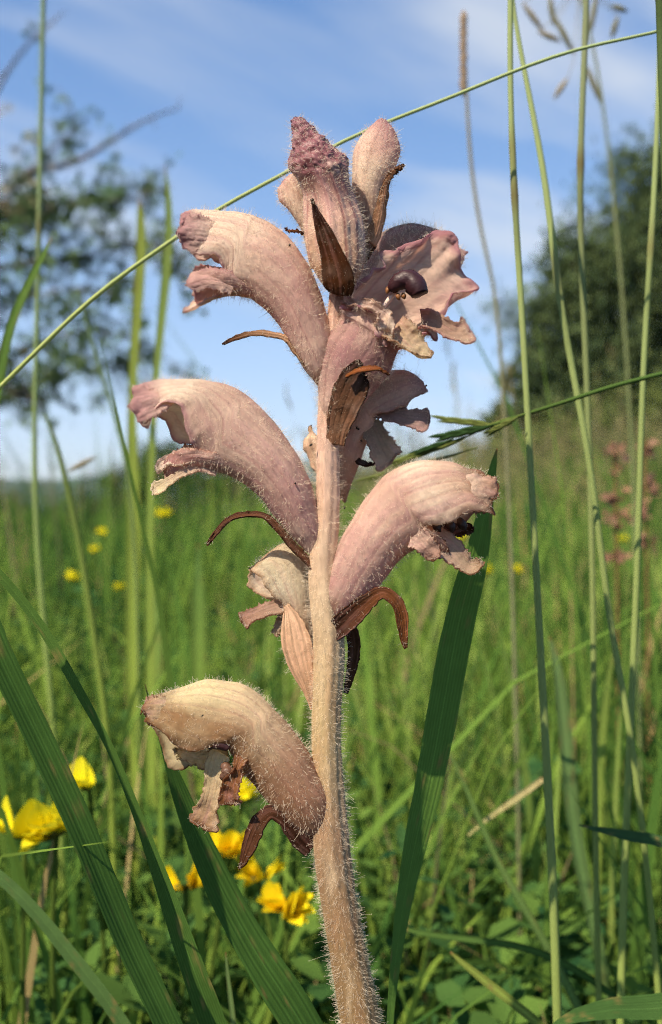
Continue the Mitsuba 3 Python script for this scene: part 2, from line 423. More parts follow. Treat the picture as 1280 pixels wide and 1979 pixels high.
D0, D1 = (0.050, 0.085, 0.040), (0.145, 0.195, 0.075)
far_tree('tree', 'tall dark green tree rising at the right edge behind the grass stems', 8.9, 26, 9.5,
         [(0, 0, 7.0, (2.3, 2.2, 2.6)), (-1.3, -.5, 5.2, (1.9, 1.7, 1.7)), (1.8, 0, 5.5, (2.5, 2, 2.5)), (0.2, 0, 3.2, (3.0, 2.2, 2.2)), (3.0, 1, 7, (3, 3, 3)), (0.3, -.5, 6.6, (1.6, 1.5, 2.0)), (-.9, -.5, 6.0, (1.2, 1.2, 1.3))], 38000, 0.22, D0, D1, 41)
far_tree('tree', 'rounded dark tree beside the tallest tree with a lower stepped crown', 6.3, 25, 7.5,
         [(0.2, 0, 5.6, (1.2, 1.3, 1.5)), (-0.5, 0, 4.0, (1.5, 1.5, 1.5)), (0.6, 0, 2.8, (1.8, 1.6, 1.8))], 13000, 0.20, D0, D1, 42)
far_tree('tree', 'small dark tree at the outer left end of the tree line', 4.9, 24, 4.2,
         [(0.0, 0, 2.6, (0.65, .7, .8)), (-0.3, 0, 1.5, (0.9, .8, .9)), (0.5, 0, 1.8, (0.9, .8, 1.2))], 8000, 0.17, D0, D1, 43)
far_tree('bush', 'low dark bush on the horizon left of the flower spike', -2.25, 13, 1.1,
         [(0, 0, 0.88, (0.42, .3, .45)), (-0.40, 0, 0.6, (0.40, .3, .36)), (0.6, 0, 0.62, (0.6, .3, .34))], 9000, 0.06, (0.05, 0.09, 0.03), (0.11, 0.16, 0.05), 44, 'bush')
far_tree('bush', 'wide low green bush on the horizon just behind the flower spike', -0.3, 15, 0.6,
         [(0, 0, 0.45, (1.0, .4, .36)), (1.6, 0, 0.45, (0.9, .4, .38)), (-.9, .2, 0.42, (0.7, .4, .34))], 9000, 0.06, (0.06, 0.11, 0.03), (0.13, 0.19, 0.05), 45, 'bush')
far_tree('bush', 'yellowish green bush at the foot of the trees on the right', 5.2, 19, 2.2,
         [(0, 0, 1.0, (1.3, .8, .9)), (0.5, 0.3, 0.4, (2.5, .8, .6)), (3.5, 0.3, 0.6, (2.5, .8, .8)), (-2.2, 0, 0.4, (1.0, .6, .45)), (2.0, 0, 1.3, (1.5, .8, 1.2)), (-1.6, 0, 0.6, (1.0, .8, .6)), (4, 0, 1.5, (1.6, .8, 1.5))], 17000, 0.12, (0.10, 0.14, 0.04), (0.20, 0.24, 0.075), 46, 'bush')

far_tree('hedge', 'dark bluish green hedge low on the far left horizon', -6.3, 26, 1.0,
         [(0, 0, 0.75, (1.6, .6, .55)), (-2.2, 0, 0.7, (1.6, .6, .55)), (1.9, 0, 0.72, (1.2, .6, .5)), (3.2, 0, 0.55, (1.0, .6, .4))], 9000, 0.10, (0.028, 0.058, 0.030), (0.07, 0.115, 0.05), 48, 'hedge')

# thorn bush at the upper left, its twigs hanging into the picture
r = np.random.default_rng(77)
bush = numbered('thorn_bush')
YB = 2.4
limbs = [[(-420, 2300), (-330, 1200), (-180, 700), (-60, 480), (60, 330), (150, 245)],
         [(-330, 1200), (-150, 820), (30, 690), (180, 640), (330, 700)],
         [(-180, 700), (0, 520), (150, 500), (280, 470), (350, 560)],
         [(-180, 700), (-60, 300), (20, 130), (70, 70), (112, 32)],
         [(60, 330), (170, 300), (250, 250), (345, 210)],
         [(-100, 560), (50, 420), (180, 390), (300, 370)],
         [(-150, 820), (20, 760), (140, 720), (250, 705)],
         [(-330, 1200), (-200, 900), (-60, 760), (60, 770)],
         [(-330, 1200), (-140, 640), (10, 590), (120, 560), (230, 570)], [(-180, 700), (-90, 420), (-10, 400), (90, 400)]]
wood, tips = [], []
for li, l in enumerate(limbs):
    p = spline(np.array([at(a, b, YB + 0.10 * math.sin(3 * i + li)) for i, (a, b) in enumerate(l)]), 26)
    r0 = 0.022 if li == 0 else 0.009
    wood.append(tube(p, np.linspace(r0, 0.0022, 26), 6))
    bare = li in (3, 4)
    for k in range(7, 26, 1):
        for q in range((0 if k % 5 else 1) if bare else 3):
            d = r.normal(0, 1, 3) * np.array([1, 0.7, 0.8]) + (p[k] - p[k - 1]) * 12
            d /= np.linalg.norm(d)
            L = r.uniform(0.03, 0.13) * (0.4 if bare else 1)
            e = p[k] + d * L + np.array([0, 0, r.normal(0, 0.01)])
            wood.append(tube(spline([p[k], (p[k] + e) / 2 + r.normal(0, 0.006, 3), e], 5), np.linspace(0.0019, 0.0010, 5), 4))
            if not bare or r.random() < 0.12:
                m = int(r.integers(6, 17))
                tips.append(p[k] + d * L * r.uniform(0.25, 1.15, (m, 1)) + r.normal(0, 0.014, (m, 3)))
V, F = merge(wood)
add('branches', (V, F), 'bark', bush, color=np.tile([0.15, 0.13, 0.12], (len(V), 1)))
P = np.vstack(tips)
V, F, C = leaf_cards(P, 0.025, r, (0.065, 0.125, 0.055), (0.15, 0.225, 0.095))
add('leaves', (V, F), 'far_leaf', bush, color=C)
labels[f'{bush}__leaves'] = {'kind': 'stuff'}
bud = np.vstack([at(u, v, YB - 0.05) + r.normal(0, 0.012, (9, 3)) for u, v in ((60, 270), (30, 290), (85, 305), (20, 345), (50, 360), (75, 350), (15, 400), (45, 405), (100, 385), (0, 210))])
V, F, C = leaf_cards(bud, 0.020, r, (0.30, 0.28, 0.13), (0.50, 0.42, 0.30))
add('blossom', (V, F), 'far_leaf', bush, color=C)
labels[f'{bush}__blossom'] = {'kind': 'stuff', 'label': 'faded cream blossom on the thorn bush'}
tag(bush, 'blurred thorn bush with thin twigs and small leaves in the upper left', 'bush')


# ------------------------------------------------------------------ single grass stems and blades
def grass_stalk(path, label, c0, c1, nodes=(), group=None, sheath=True, name='grass_stalk'):
    """path: (u, v, distance, width in photo pixels)"""
    path = np.asarray(path, float)
    pp = np.array([np.append(at(u, v, y), w * y / FPX / 2) for u, v, y, w in path])
    n = 60
    s = spline(pp, n)
    key = numbered(name)
    rad = np.maximum(s[:, 3] * 0.88, 1e-4)
    t = np.linspace(0, 1, n)
    col = lerp(c0, c1, t)
    for q in nodes:
        k = np.exp(-((t - q) / 0.010) ** 2)
        rad = rad * (1 + 0.28 * k)
        col = lerp(col, np.array([0.15, 0.08, 0.035]), 0.65 * k)
        col = col * (1 - 0.25 * np.exp(-((t - q - 0.035) / 0.02) ** 2))[:, None]
    V, F = tube(s[:, :3], rad, 9)
    C = np.vstack([np.repeat(col, 9, 0), col[:1], col[-1:]])
    add('stalk', (V, F), 'blade', key, color=C)
    if label:
        tag(key, label, 'grass stem' if name == 'grass_stalk' else name.replace('_', ' '), group)
    return key, s


def spindle(p0, p1, rad, n=10, sides=7):
    t = np.linspace(0, 1, n)
    p = np.asarray(p0) + (np.asarray(p1) - np.asarray(p0)) * t[:, None]
    return tube(p, rad * (np.sin(np.pi * np.clip(t * 0.93 + 0.05, 0, 1)) ** 0.8) + 1e-5, sides)


PALE, FRESH, YEL = (0.36, 0.44, 0.20), (0.28, 0.38, 0.06), (0.27, 0.28, 0.06)
grass_stalk([(990, -120, .150, 13), (992, 320, .150, 13), (1006, 560, .150, 14), (1020, 800, .150, 14), (1050, 1350, .152, 17), (1075, 1880, .155, 20), (1088, 2700, .16, 22), (1090, 3400, .16, 22)],
           'straight grass stem with two dark nodes, nearest the flower spike on the right', PALE, FRESH, (0.125, 0.15))
grass_stalk([(984, -140, .165, 9), (1000, 60, .165, 10), (1050, 330, .163, 14), (1085, 590, .162, 15), (1140, 900, .162, 14), (1180, 1200, .165, 14), (1215, 1400, .165, 14), (1262, 1800, .17, 14), (1300, 2300, .17, 14), (1330, 3200, .17, 14)],
           'slanting grass stem with a leaf sheath joint that crosses to the lower right', PALE, FRESH, (0.245,))
grass_stalk([(1134, -160, .175, 14), (1128, 150, .175, 14), (1122, 380, .175, 14), (1133, 700, .178, 14), (1145, 1100, .18, 13), (1150, 1500, .18, 13), (1160, 2100, .18, 14), (1170, 3000, .18, 14)],
           'pale upright grass stem, second from the right edge', (0.26, 0.30, 0.17), FRESH, (0.185,))
grass_stalk([(1279, -140, .165, 10), (1272, 200, .165, 11), (1262, 420, .165, 13), (1245, 700, .165, 13), (1235, 1000, .167, 14), (1215, 1500, .17, 16), (1205, 1750, .17, 17), (1195, 2300, .17, 17), (1190, 3200, .17, 17)],
           'bright green grass stem nearest the right edge', PALE, FRESH, (0.215,))
grass_stalk([(1274, -200, .135, 22), (1277, 0, .135, 22), (1281, 160, .135, 20), (1290, 500, .135, 14), (1320, 3800, .135, 14)],
           'thick grass stem cut off by the upper right corner', (0.10, 0.15, 0.06), (0.10, 0.15, 0.05), (0.10,))
key, s = grass_stalk([(896, 50, .30, 6), (902, 180, .30, 7), (915, 350, .30, 8), (938, 480, .30, 8), (955, 560, .30, 8), (970, 720, .30, 8), (985, 1000, .30, 8), (1000, 1500, .30, 8), (1010, 2200, .3, 8)],
                    'thin faint grass stem with a narrow pale seed head in the sky', (0.30, 0.27, 0.17), (0.22, 0.25, 0.12))
V, F = merge([spindle(s[0, :3] + [0.0002 * math.sin(k), 0, 0.001 - k * 0.0009], s[0, :3] + [0.0007 * math.sin(k * 2.4), 0.0005 * math.cos(k * 2.4), 0.0052 - k * 0.0009], 0.0009) for k in range(26)])
add('seed_head', (V, F), 'leaf', key, color=np.tile([0.36, 0.28, 0.20], (len(V), 1)))
grass_stalk([(86, -100, .28, 10), (80, 200, .28, 11), (72, 600, .28, 11), (67, 900, .28, 12), (80, 1150, .28, 14), (110, 1500, .28, 14), (120, 2100, .28, 14)],
           'blurred upright grass stem near the left edge in front of the thorn bush', (0.26, 0.36, 0.20), FRESH, (0.25,))
grass_stalk([(150, 560, .32, 7), (172, 640, .32, 8), (215, 780, .32, 9), (242, 890, .32, 9), (262, 1100, .32, 9), (270, 1700, .32, 9), (270, 2000, .32, 9)],
           'thin blurred grass stem slanting across the sky below the thorn bush', (0.12, 0.19, 0.11), FRESH)
key, s = grass_stalk([(86, 800, .26, 7), (112, 870, .26, 11), (132, 950, .26, 13), (155, 1060, .26, 14), (185, 1250, .26, 16), (205, 1400, .26, 16), (220, 2100, .26, 16)],
                    'grass stem with a folded bent tip low on the left horizon', (0.13, 0.19, 0.06), FRESH)
V, F = spindle(at(130, 912, .26), at(187, 882, .26), 0.0007)
add('seed_head', (V, F), 'leaf', key, color=np.tile([0.30, 0.25, 0.14], (len(V), 1)))
key, s = grass_stalk([(1330, 40, .142, 6), (1265, 62, .142, 7), (1130, 92, .142, 7.5), (1000, 135, .142, 8), (860, 192, .142, 8), (750, 235, .142, 8), (640, 285, .142, 8), (540, 340, .142, 8.5), (430, 400, .142, 9),
                     (330, 466, .142, 9.5), (200, 560, .142, 10), (100, 650, .142, 10), (0, 748, .142, 10), (-160, 920, .142, 10), (-700, 2000, .131, 14), (-900, 4000, .131, 14)],
                    'long grass stalk leaning diagonally across the sky behind the flower tips', (0.42, 0.52, 0.26), (0.52, 0.54, 0.12))

key, s = grass_stalk([(1105, -60, .36, 5), (1140, 60, .36, 6), (1165, 200, .36, 6), (1190, 420, .36, 7), (1212, 700, .36, 7), (1230, 1100, .36, 8), (1240, 1700, .36, 8), (1245, 2200, .36, 8)],
                     'thin faint grass stem carrying a loose nodding head in the upper right corner', (0.24, 0.26, 0.14), (0.22, 0.30, 0.10))
for k_, (a_, b_) in enumerate((((1010, 5), (1052, 62)), ((1062, -10), (1072, 52)), ((1070, 28), (1112, 108)), ((1098, 150), (1070, 192)), ((1155, -20), (1140, 70)), ((1180, 10), (1215, 22)), ((1040, 60), (1085, 80)), ((1130, 120), (1165, 205)), ((1195, 30), (1182, 75)))):
    V, F = merge([spindle(at(*a_, .36), at(*b_, .363), 0.0011, 9, 6), tube(np.array([at(*a_, .36), at((a_[0] + 1120) / 2, a_[1] - 30, .36), at(1118, -20, .36)]), 0.00016, 5)])
    add('spikelet', (V, F), 'leaf', key, color=np.tile((0.34, 0.33, 0.20) if k_ % 3 else (0.46, 0.40, 0.26), (len(V), 1)))

# the nodding brome panicle at the right
key, s = grass_stalk([(1400, 690, .150, 11), (1280, 722, .150, 10), (1180, 748, .150, 10), (1090, 777, .150, 9), (1010, 802, .150, 7), (950, 822, .15, 5), (905, 838, .15, 3)],
                    'nodding brome grass panicle pointing left in front of the far trees', (0.08, 0.16, 0.04), (0.10, 0.16, 0.04))
sp = [((1005, 803), (925, 830), 6, .15, 0), ((950, 822), (830, 850), 11, .149, 1), ((965, 822), (832, 808), 9, .152, 0), ((905, 842), (735, 905), 10, .151, 0), ((1000, 806), (935, 842), 9, .148, 0), ((870, 850), (790, 880), 7, .15, 1), ((1090, 777), (1030, 798), 4, .15, 2), ((905, 870), (680, 935), 6, .153, 0)]
for (a, b, w, yy, cc) in sp:
    p0, p1 = at(*a, yy), at(*b, yy + 0.003)
    q = []
    nf = 6
    for k in range(nf):
        c0_ = p0 + (p1 - p0) * (k / nf * 0.72)
        o = np.array([0, 0, 1.0]) * w * 0.55 * yy / FPX * (1 if k % 2 else -1)
        q.append(spindle(c0_, c0_ + (p1 - p0) * 0.42 + o, w * 0.42 * yy / FPX, 8, 6))
    q.append(tube(np.array([p0 - (p1 - p0) * 0.08, p0 + (p1 - p0) * 0.5]), 0.00012, 5))
    V, F = merge(q)
    C = np.tile([(0.16, 0.20, 0.055), (0.035, 0.075, 0.025), (0.30, 0.22, 0.15)][cc], (len(V), 1)) * np.random.default_rng(3).uniform(0.75, 1.25, (len(V), 1))
    add('spikelet', (V, F), 'leaf', key, color=C)


def grass_blade(path, label, c0, c1, face=(0, -1, 0.2), keel=0.18, name='grass_leaf', group=None, ns=33, nt=110, twist=0.0):
    """path: (u, v, distance, width in photo pixels); face: the direction that the middle of its upper side looks to."""
    path = np.asarray(path, float)
    pp = np.array([np.append(at(u, v, y), w * y / FPX) for u, v, y, w in path])
    s = spline(pp, nt)
    p, w = s[:, :3], np.maximum(s[:, 3], 5e-5)
    t = np.gradient(p, axis=0); t /= np.linalg.norm(t, axis=1, keepdims=True)
    side = np.cross(t, np.asarray(face, float)); side /= np.linalg.norm(side, axis=1, keepdims=True)
    nrm = np.cross(side, t)
    if twist:
        a = (twist * np.linspace(0, 1, nt))[:, None]
        side, nrm = side * np.cos(a) + nrm * np.sin(a), nrm * np.cos(a) - side * np.sin(a)
    q = np.linspace(-1, 1, ns)
    ripple = 0.015 * np.cos(q * 22)
    G = p[:, None] + side[:, None] * (q[None, :, None] * w[:, None, None] / 2) + nrm[:, None] * ((np.abs(q)[None, :, None] * keel + ripple[None, :, None]) * w[:, None, None] / 2)
    nick = (meshkit.fbm(np.stack([np.linspace(0, 40, nt)[:, None] + 0 * q[None], np.sign(q)[None] * 3 + 0 * w[:, None], 0 * w[:, None] + 0 * q[None]], -1), 3, seed=17) - 0.5)
    G += side[:, None] * (nick * np.sign(q)[None] * np.clip(np.abs(q)[None] - 0.8, 0, 1) * 5 * 0.10 * w[:, None] / 2)[..., None]
    G += (meshkit.fbm(np.stack([np.linspace(0, 9, nt), 0 * w, 0 * w + 2], -1), 2, seed=len(path)) - 0.5)[:, None, None] * nrm[:, None] * 0.0006
    col = lerp(c0, c1, np.linspace(0, 1, nt))[:, None] * (1 + 0.16 * np.cos(q * 34) - 0.0 * q)[None, :, None]
    col = col * (0.85 + 0.3 * meshkit.fbm(G * 900, 3, seed=5))[..., None]
    col[:, ns // 2] *= 1.25
    spots = meshkit.fbm(G * np.array([1100, 1100, 420]) + len(path) * 3.3, 3, seed=15)
    col = lerp(col, np.array([0.23, 0.17, 0.06]), np.clip((spots - 0.66) * 9, 0, 1) * 0.7)
    tipb = np.clip(1 - np.linspace(0, 1, nt) / 0.02, 0, 1)[:, None]
    col = lerp(col, np.array([0.25, 0.13, 0.05]), np.repeat(tipb, ns, 1))
    key = add(name, (G.reshape(-1, 3), grid_faces(nt, ns)), 'blade', color=col.reshape(-1, 3))
    tag(key, label, 'grass blade', group)
    return key


BL0, BL1 = (0.064, 0.138, 0.028), (0.052, 0.120, 0.026)
grass_blade([(-130, 1010, .108, 40), (-60, 1140, .108, 66), (-6, 1262, .108, 58), (80, 1440, .109, 58), (172, 1640, .110, 57), (252, 1830, .112, 56), (325, 1985, .113, 56), (470, 2400, .118, 72), (620, 3300, .12, 70), (650, 4000, .12, 66)],
            'broad dark green grass blade sweeping from the left edge to the bottom', BL0, BL1, (0.75, -0.65, 0.0), 0.16)
grass_blade([(-90, 1010, .122, 20), (0, 1112, .122, 18), (80, 1212, .122, 19), (150, 1330, .121, 18), (210, 1440, .120, 15), (270, 1585, .120, 20), (320, 1720, .120, 33), (370, 1860, .120, 46), (415, 1985, .121, 54), (530, 2500, .124, 64), (620, 4000, .125, 60)],
            'slender grass blade curving down right beside the broad dark blade', (0.075, 0.145, 0.03), (0.045, 0.105, 0.02), (0.1, -0.9, 0.5), 0.30, twist=-0.5)
grass_blade([(282, 1322, .133, 2), (292, 1360, .133, 6), (312, 1430, .133, 16), (345, 1530, .133, 44), (390, 1640, .132, 68), (450, 1760, .131, 80), (520, 1880, .130, 88), (585, 1985, .13, 90), (760, 2400, .13, 86), (900, 3200, .13, 80), (930, 3900, .13, 76)],
            'dark grass blade with its pointed tip behind the lowest flower', BL0, BL1, (0.86, -0.5, -0.15), 0.05)
grass_blade([(961, 866, .1335, 2), (952, 905, .1335, 16), (938, 980, .1335, 32), (918, 1080, .1330, 54), (893, 1180, .133, 66), (862, 1340, .133, 68), (832, 1500, .133, 62), (806, 1620, .133, 52), (786, 1720, .133, 38), (768, 1830, .133, 26), (757, 1930, .133, 17), (752, 2020, .133, 14), (745, 2600, .132, 14), (745, 4000, .13, 14)],
            'tall upright dark green grass blade right of the flower spike', (0.11, 0.21, 0.040), (0.085, 0.18, 0.036), (0.35, -0.9, 0.1), 0.10)
grass_blade([(-60, 1650, .15, 18), (10, 1705, .15, 22), (70, 1765, .15, 24), (140, 1850, .15, 26), (210, 1940, .15, 26), (300, 2100, .15, 26), (520, 2900, .15, 24), (560, 3300, .15, 24)],
            'narrow light green grass blade across the lower left corner', (0.09, 0.165, 0.05), (0.08, 0.15, 0.04), (0.1, -0.8, 0.6), 0.25)
grass_blade([(1400, 1660, .16, 26), (1280, 1628, .16, 27), (1215, 1617, .16, 25), (1165, 1606, .16, 15), (1120, 1594, .16, 3)],
            'short bluish green grass blade pointing left at the lower right edge', (0.045, 0.10, 0.035), (0.04, 0.085, 0.035), (-0.1, -0.6, 0.8), 0.2, nt=40)
grass_blade([(1500, 1925, .145, 56), (1380, 1940, .145, 58), (1280, 1948, .144, 52), (1190, 1952, .143, 42), (1120, 1964, .142, 28), (1062, 1988, .141, 4)],
            'broad leaf blade lying across the lower right corner', (0.06, 0.12, 0.03), (0.05, 0.11, 0.03), (-0.2, -0.6, 0.8), 0.3, nt=40)
mid = [  # blurred single blades behind the spike
    ([(268, 385, .34, 4), (272, 480, .34, 20), (262, 640, .34, 18), (255, 800, .34, 17), (258, 1000, .34, 26), (256, 1250, .34, 24), (258, 1420, .34, 20), (262, 2000, .34, 18)], 'yellow green upright blurred blade below the thorn bush', (0.23, 0.28, 0.06), FRESH),
    ([(318, 320, .34, 3), (326, 440, .34, 16), (318, 560, .34, 18), (304, 700, .34, 14), (292, 900, .34, 14), (290, 1300, .34, 20), (290, 2000, .34, 20)], 'blurred upright blade reaching highest between thorn bush and top left flower', (0.18, 0.25, 0.07), FRESH),
    ([(100, 458, .20, 2), (78, 505, .20, 12), (45, 570, .20, 17), (18, 640, .20, 18), (0, 720, .20, 20), (-30, 900, .20, 22), (-80, 1600, .2, 22), (-100, 2700, .2, 22)], 'grass blade with a bent tip at the left edge before the thorn bush', (0.11, 0.19, 0.04), (0.06, 0.13, 0.03)),
    ([(298, 1110, .36, 3), (302, 1180, .36, 22), (300, 1300, .36, 24), (296, 1900, .36, 24)], 'pale blurred blade standing behind the second left flower', (0.15, 0.24, 0.07), FRESH),
    ([(382, 1050, .42, 3), (384, 1160, .42, 26), (385, 1330, .42, 30), (386, 1800, .42, 30)], 'wide blurred green blade between the left flowers', (0.11, 0.2, 0.05), FRESH),
    ([(1062, 1230, .22, 3), (1078, 1300, .22, 22), (1095, 1450, .22, 30), (1110, 1600, .22, 30), (1150, 1800, .22, 26), (1190, 2400, .22, 24)], 'soft pale green blade among the stems on the right', (0.13, 0.21, 0.07), (0.10, 0.18, 0.05)),
    ([(845, 1420, .20, 3), (890, 1500, .20, 10), (960, 1660, .2, 14), (1040, 1800, .2, 16), (1140, 2000, .2, 18), (1250, 2500, .2, 18)], 'thin blade falling to the lower right beside the upright dark blade', (0.12, 0.2, 0.05), (0.10, 0.17, 0.05)),
    ([(1050, 1505, .21, 10), (1010, 1535, .21, 12), (960, 1570, .21, 10), (905, 1615, .21, 5)], 'short pale straw piece lying among the grass on the right', (0.42, 0.36, 0.17), (0.33, 0.32, 0.13)),
    ([(780, 1795, .18, 8), (900, 1815, .18, 12), (1020, 1835, .18, 14), (1120, 1880, .18, 14), (1230, 1960, .18, 10)], 'long thin dark blade lying to the lower right', (0.07, 0.13, 0.03), (0.035, 0.08, 0.02)),
    ([(870, 1840, .16, 4), (930, 1890, .16, 16), (1000, 1945, .16, 18), (1080, 2020, .16, 18), (1250, 2300, .16, 16)], 'yellow green blade low beside the stem base on the right', (0.20, 0.25, 0.05), (0.12, 0.19, 0.04)),
    ([(436, 1840, .15, 2), (442, 1900, .15, 8), (452, 1985, .15, 11), (470, 2300, .15, 11), (480, 3200, .15, 11)], 'small upright blade tip at the bottom between two dark blades', (0.14, 0.21, 0.07), (0.09, 0.16, 0.04)),
    ([(1190, 1240, .26, 4), (1170, 1360, .26, 16), (1160, 1500, .26, 18), (1150, 1800, .26, 18), (1150, 2300, .26, 18)], 'blurred leaning blade behind the right hand stems', (0.16, 0.23, 0.05), FRESH),
]
for path, lab, a, b in mid:
    grass_blade(path, lab, a, b, (0.2, -0.85, 0.4), 0.2, nt=44, ns=5)


# ------------------------------------------------------------------ yellow trefoil flowers
def petal(o, d, up, L, W, cup, c0, c1, n=7):
    d = d / np.linalg.norm(d); s = np.cross(d, up); s /= np.linalg.norm(s); n_ = np.cross(s, d)
    t = np.linspace(0, 1, n)
    w = W * np.sin(np.pi * np.clip(t, 0.02, 0.98) ** 0.75) ** 0.7
    q = np.linspace(-1, 1, n)
    G = o + d * (L * t)[:, None, None] + s * (w[:, None] * q[None])[..., None] * 0.5 + n_ * ((cup * (q[None] ** 2 * w[:, None] + 1.2 * L * t[:, None] ** 2 * 0.4)))[..., None]
    C = lerp(c0, c1, t)[:, None] * np.ones((1, n, 1))
    return (G.reshape(-1, 3), grid_faces(n, n)), C.reshape(-1, 3)


def trefoil(u, v, y, size, label, seed, heads=3, group='trefoil flower heads in the meadow', c0=(0.84, 0.74, 0.012), c1=(0.90, 0.84, 0.04)):
    r = np.random.default_rng(seed)
    key = numbered('trefoil_flower')
    c = at(u, v, y)
    z0 = float(ground_z(np.array([c[0]]), np.array([c[1]]))[0])
    foot = np.array([c[0] + r.normal(0, 0.008), c[1] + 0.01, min(z0, c[2] - 0.03)])
    V, F = tube(spline([foot, (foot + c) / 2 + r.normal(0, 0.003, 3), c], 14), 0.0006, 6)
    add('stalk', (V, F), 'leaf', key, color=np.tile([0.10, 0.16, 0.03], (len(V), 1)))
    for k in range(heads):
        a = r.uniform(-0.6, 0.6) + (k - (heads - 1) / 2) * 3.0 / heads
        out = np.array([math.sin(a), -0.75 + 0.3 * r.normal(), 0.45 + 0.25 * r.normal()]); out /= np.linalg.norm(out)
        o = c + out * size * 0.25
        up = np.array([0, 0, 1.0]) + 0.2 * r.normal(size=3)
        V, F = spindle(c, o + out * size * 0.25, size * 0.12)
        add('calyx', (V, F), 'leaf', key, color=np.tile([0.16, 0.17, 0.04], (len(V), 1)))
        for d, L, W, cup in ((out * 0.35 + up * 0.95, 0.9, 0.95, -0.12), (out + np.cross(out, up) * 0.34, 0.8, 0.5, 0.2), (out - np.cross(out, up) * 0.34, 0.8, 0.5, 0.2), (out - up * 0.30, 0.65, 0.32, 0.3)):
            m, C = petal(o, d, up if abs(np.dot(d / np.linalg.norm(d), up)) < 0.9 else -out, size * 1.08 * L, size * 1.02 * W, cup, c0, c1)
            add('petal', m, 'yellow', key, color=C)
    return tag(key, label, 'flower', group)


OR0, OR1 = (0.84, 0.62, 0.010), (0.88, 0.76, 0.02)
trefoil(172, 1525, .215, .0075, 'small bright yellow trefoil flower beside the broad blade, highest on the left', 1, 1)
trefoil(48, 1618, .20, .0085, 'bright yellow trefoil flower nearest the left edge', 2, 2)
trefoil(110, 1612, .20, .0088, 'large bright yellow trefoil flower touching the broad dark blade', 3, 3)
trefoil(360, 1716, .21, .0070, 'orange yellow trefoil flower left of the pointed dark blade', 4, 3, c0=OR0, c1=OR1)
trefoil(446, 1645, .235, .0070, 'orange yellow trefoil cluster behind the lowest flower', 5, 4, c0=OR0, c1=OR1)
trefoil(500, 1698, .235, .0068, 'orange yellow trefoil cluster behind the curled brown bract', 6, 3, c0=OR0, c1=OR1)
trefoil(552, 1758, .225, .0076, 'orange yellow trefoil cluster left of the stem base', 7, 4, c0=OR0, c1=OR1)
trefoil(470, 1545, .24, .0065, 'yellow trefoil flower just under the lip of the lowest flower', 8, 2)
far = [(317, 998, .62, .009, 'small round yellow blur of a flower under the second left flower'), (198, 1032, .8, .008, 'tiny yellow flower far left near the horizon'), (182, 1068, .8, .008, 'tiny yellow flower just below another one at far left'),
       (140, 1122, .7, .010, 'blurred yellow flower low at far left behind a stem'), (232, 1140, .7, .007, 'blurred yellow flower right of the far left group'), (936, 1112, .55, .009, 'yellow flower blur right of the right flower lip'),
       (893, 1045, .55, .008, 'yellow flower blur seen through the mouth of the right flower'), (998, 1105, .7, .008, 'yellow flower blur behind the first right stem'), (1205, 1048, .8, .008, 'faint yellow flower between the two right hand stems')]
for i, (u, v, y, sz, lab) in enumerate(far):
    trefoil(u, v, y, sz * 0.75, lab, 20 + i, 2)

# reddish dock spikes at the right
for i, (u0, v0, v1, lab) in enumerate(((1188, 870, 1075, 'rusty red dock spike, the left one of the two'), (1246, 845, 1050, 'rusty red dock spike, partly behind the rightmost stem'))):
    r = np.random.default_rng(60 + i)
    key = numbered('dock_plant')
    y = 0.42
    foot = at(u0 + 10, 2000, y)
    V, F = tube(spline([foot, at(u0 + 6, 1200, y), at(u0, v0, y)], 16), 0.0007, 6)
    add('stalk', (V, F), 'leaf', key, color=np.tile([0.22, 0.15, 0.06], (len(V), 1)))
    P = np.vstack([at(u0 + r.normal(0, 9), v, y) + r.normal(0, 0.0016, (5, 3)) for v in np.concatenate([r.uniform(a, a + 36, 4) for a in np.arange(v0, v1, 62)])])
    V, F, C = leaf_cards(P, 0.0052, r, (0.32, 0.17, 0.11), (0.46, 0.29, 0.20))
    add('seed_cluster', (V, F), 'leaf', key, color=C)
    labels[f'{key}__seed_cluster'] = {'kind': 'stuff'}
    tag(key, lab, 'plant')


# ------------------------------------------------------------------ the broomrape
CREAM, PINK, MAUVE, TAN, BROWN, DARK, PALEG = (0.91, 0.79, 0.64), (0.84, 0.64, 0.53), (0.68, 0.455, 0.40), (0.50, 0.31, 0.18), (0.085, 0.036, 0.017), (0.032, 0.014, 0.009), (0.84, 0.76, 0.48)
ROSE, RUST = (0.50, 0.28, 0.29), (0.19, 0.070, 0.024)
spike = numbered('broomrape')
tag(spike, 'pale pink hairy broomrape flower spike with brown bracts, sharp in the centre', 'flower')


def vein_lines(T, S, veins, seed):
    w = meshkit.fbm(np.stack([T * 2.2, S * 1.5, 0 * T + seed], -1), 3, seed=seed + 40) - 0.5
    ph = S * veins + 0.55 * w
    k = meshkit.noise(np.stack([T * 5, np.round(ph) * 3.7, 0 * T + seed], -1), seed=seed + 41)
    side = S * veins * 2.7 + 1.2 * w
    a = np.exp(-((ph - np.round(ph)) / 0.085) ** 2) * (0.25 + 0.95 * k)
    b = np.exp(-((side - np.round(side)) / 0.11) ** 2) * np.clip(k * 1.4 - 0.5, 0, 1)
    return np.clip(np.maximum(a, 0.6 * b), 0, 1)


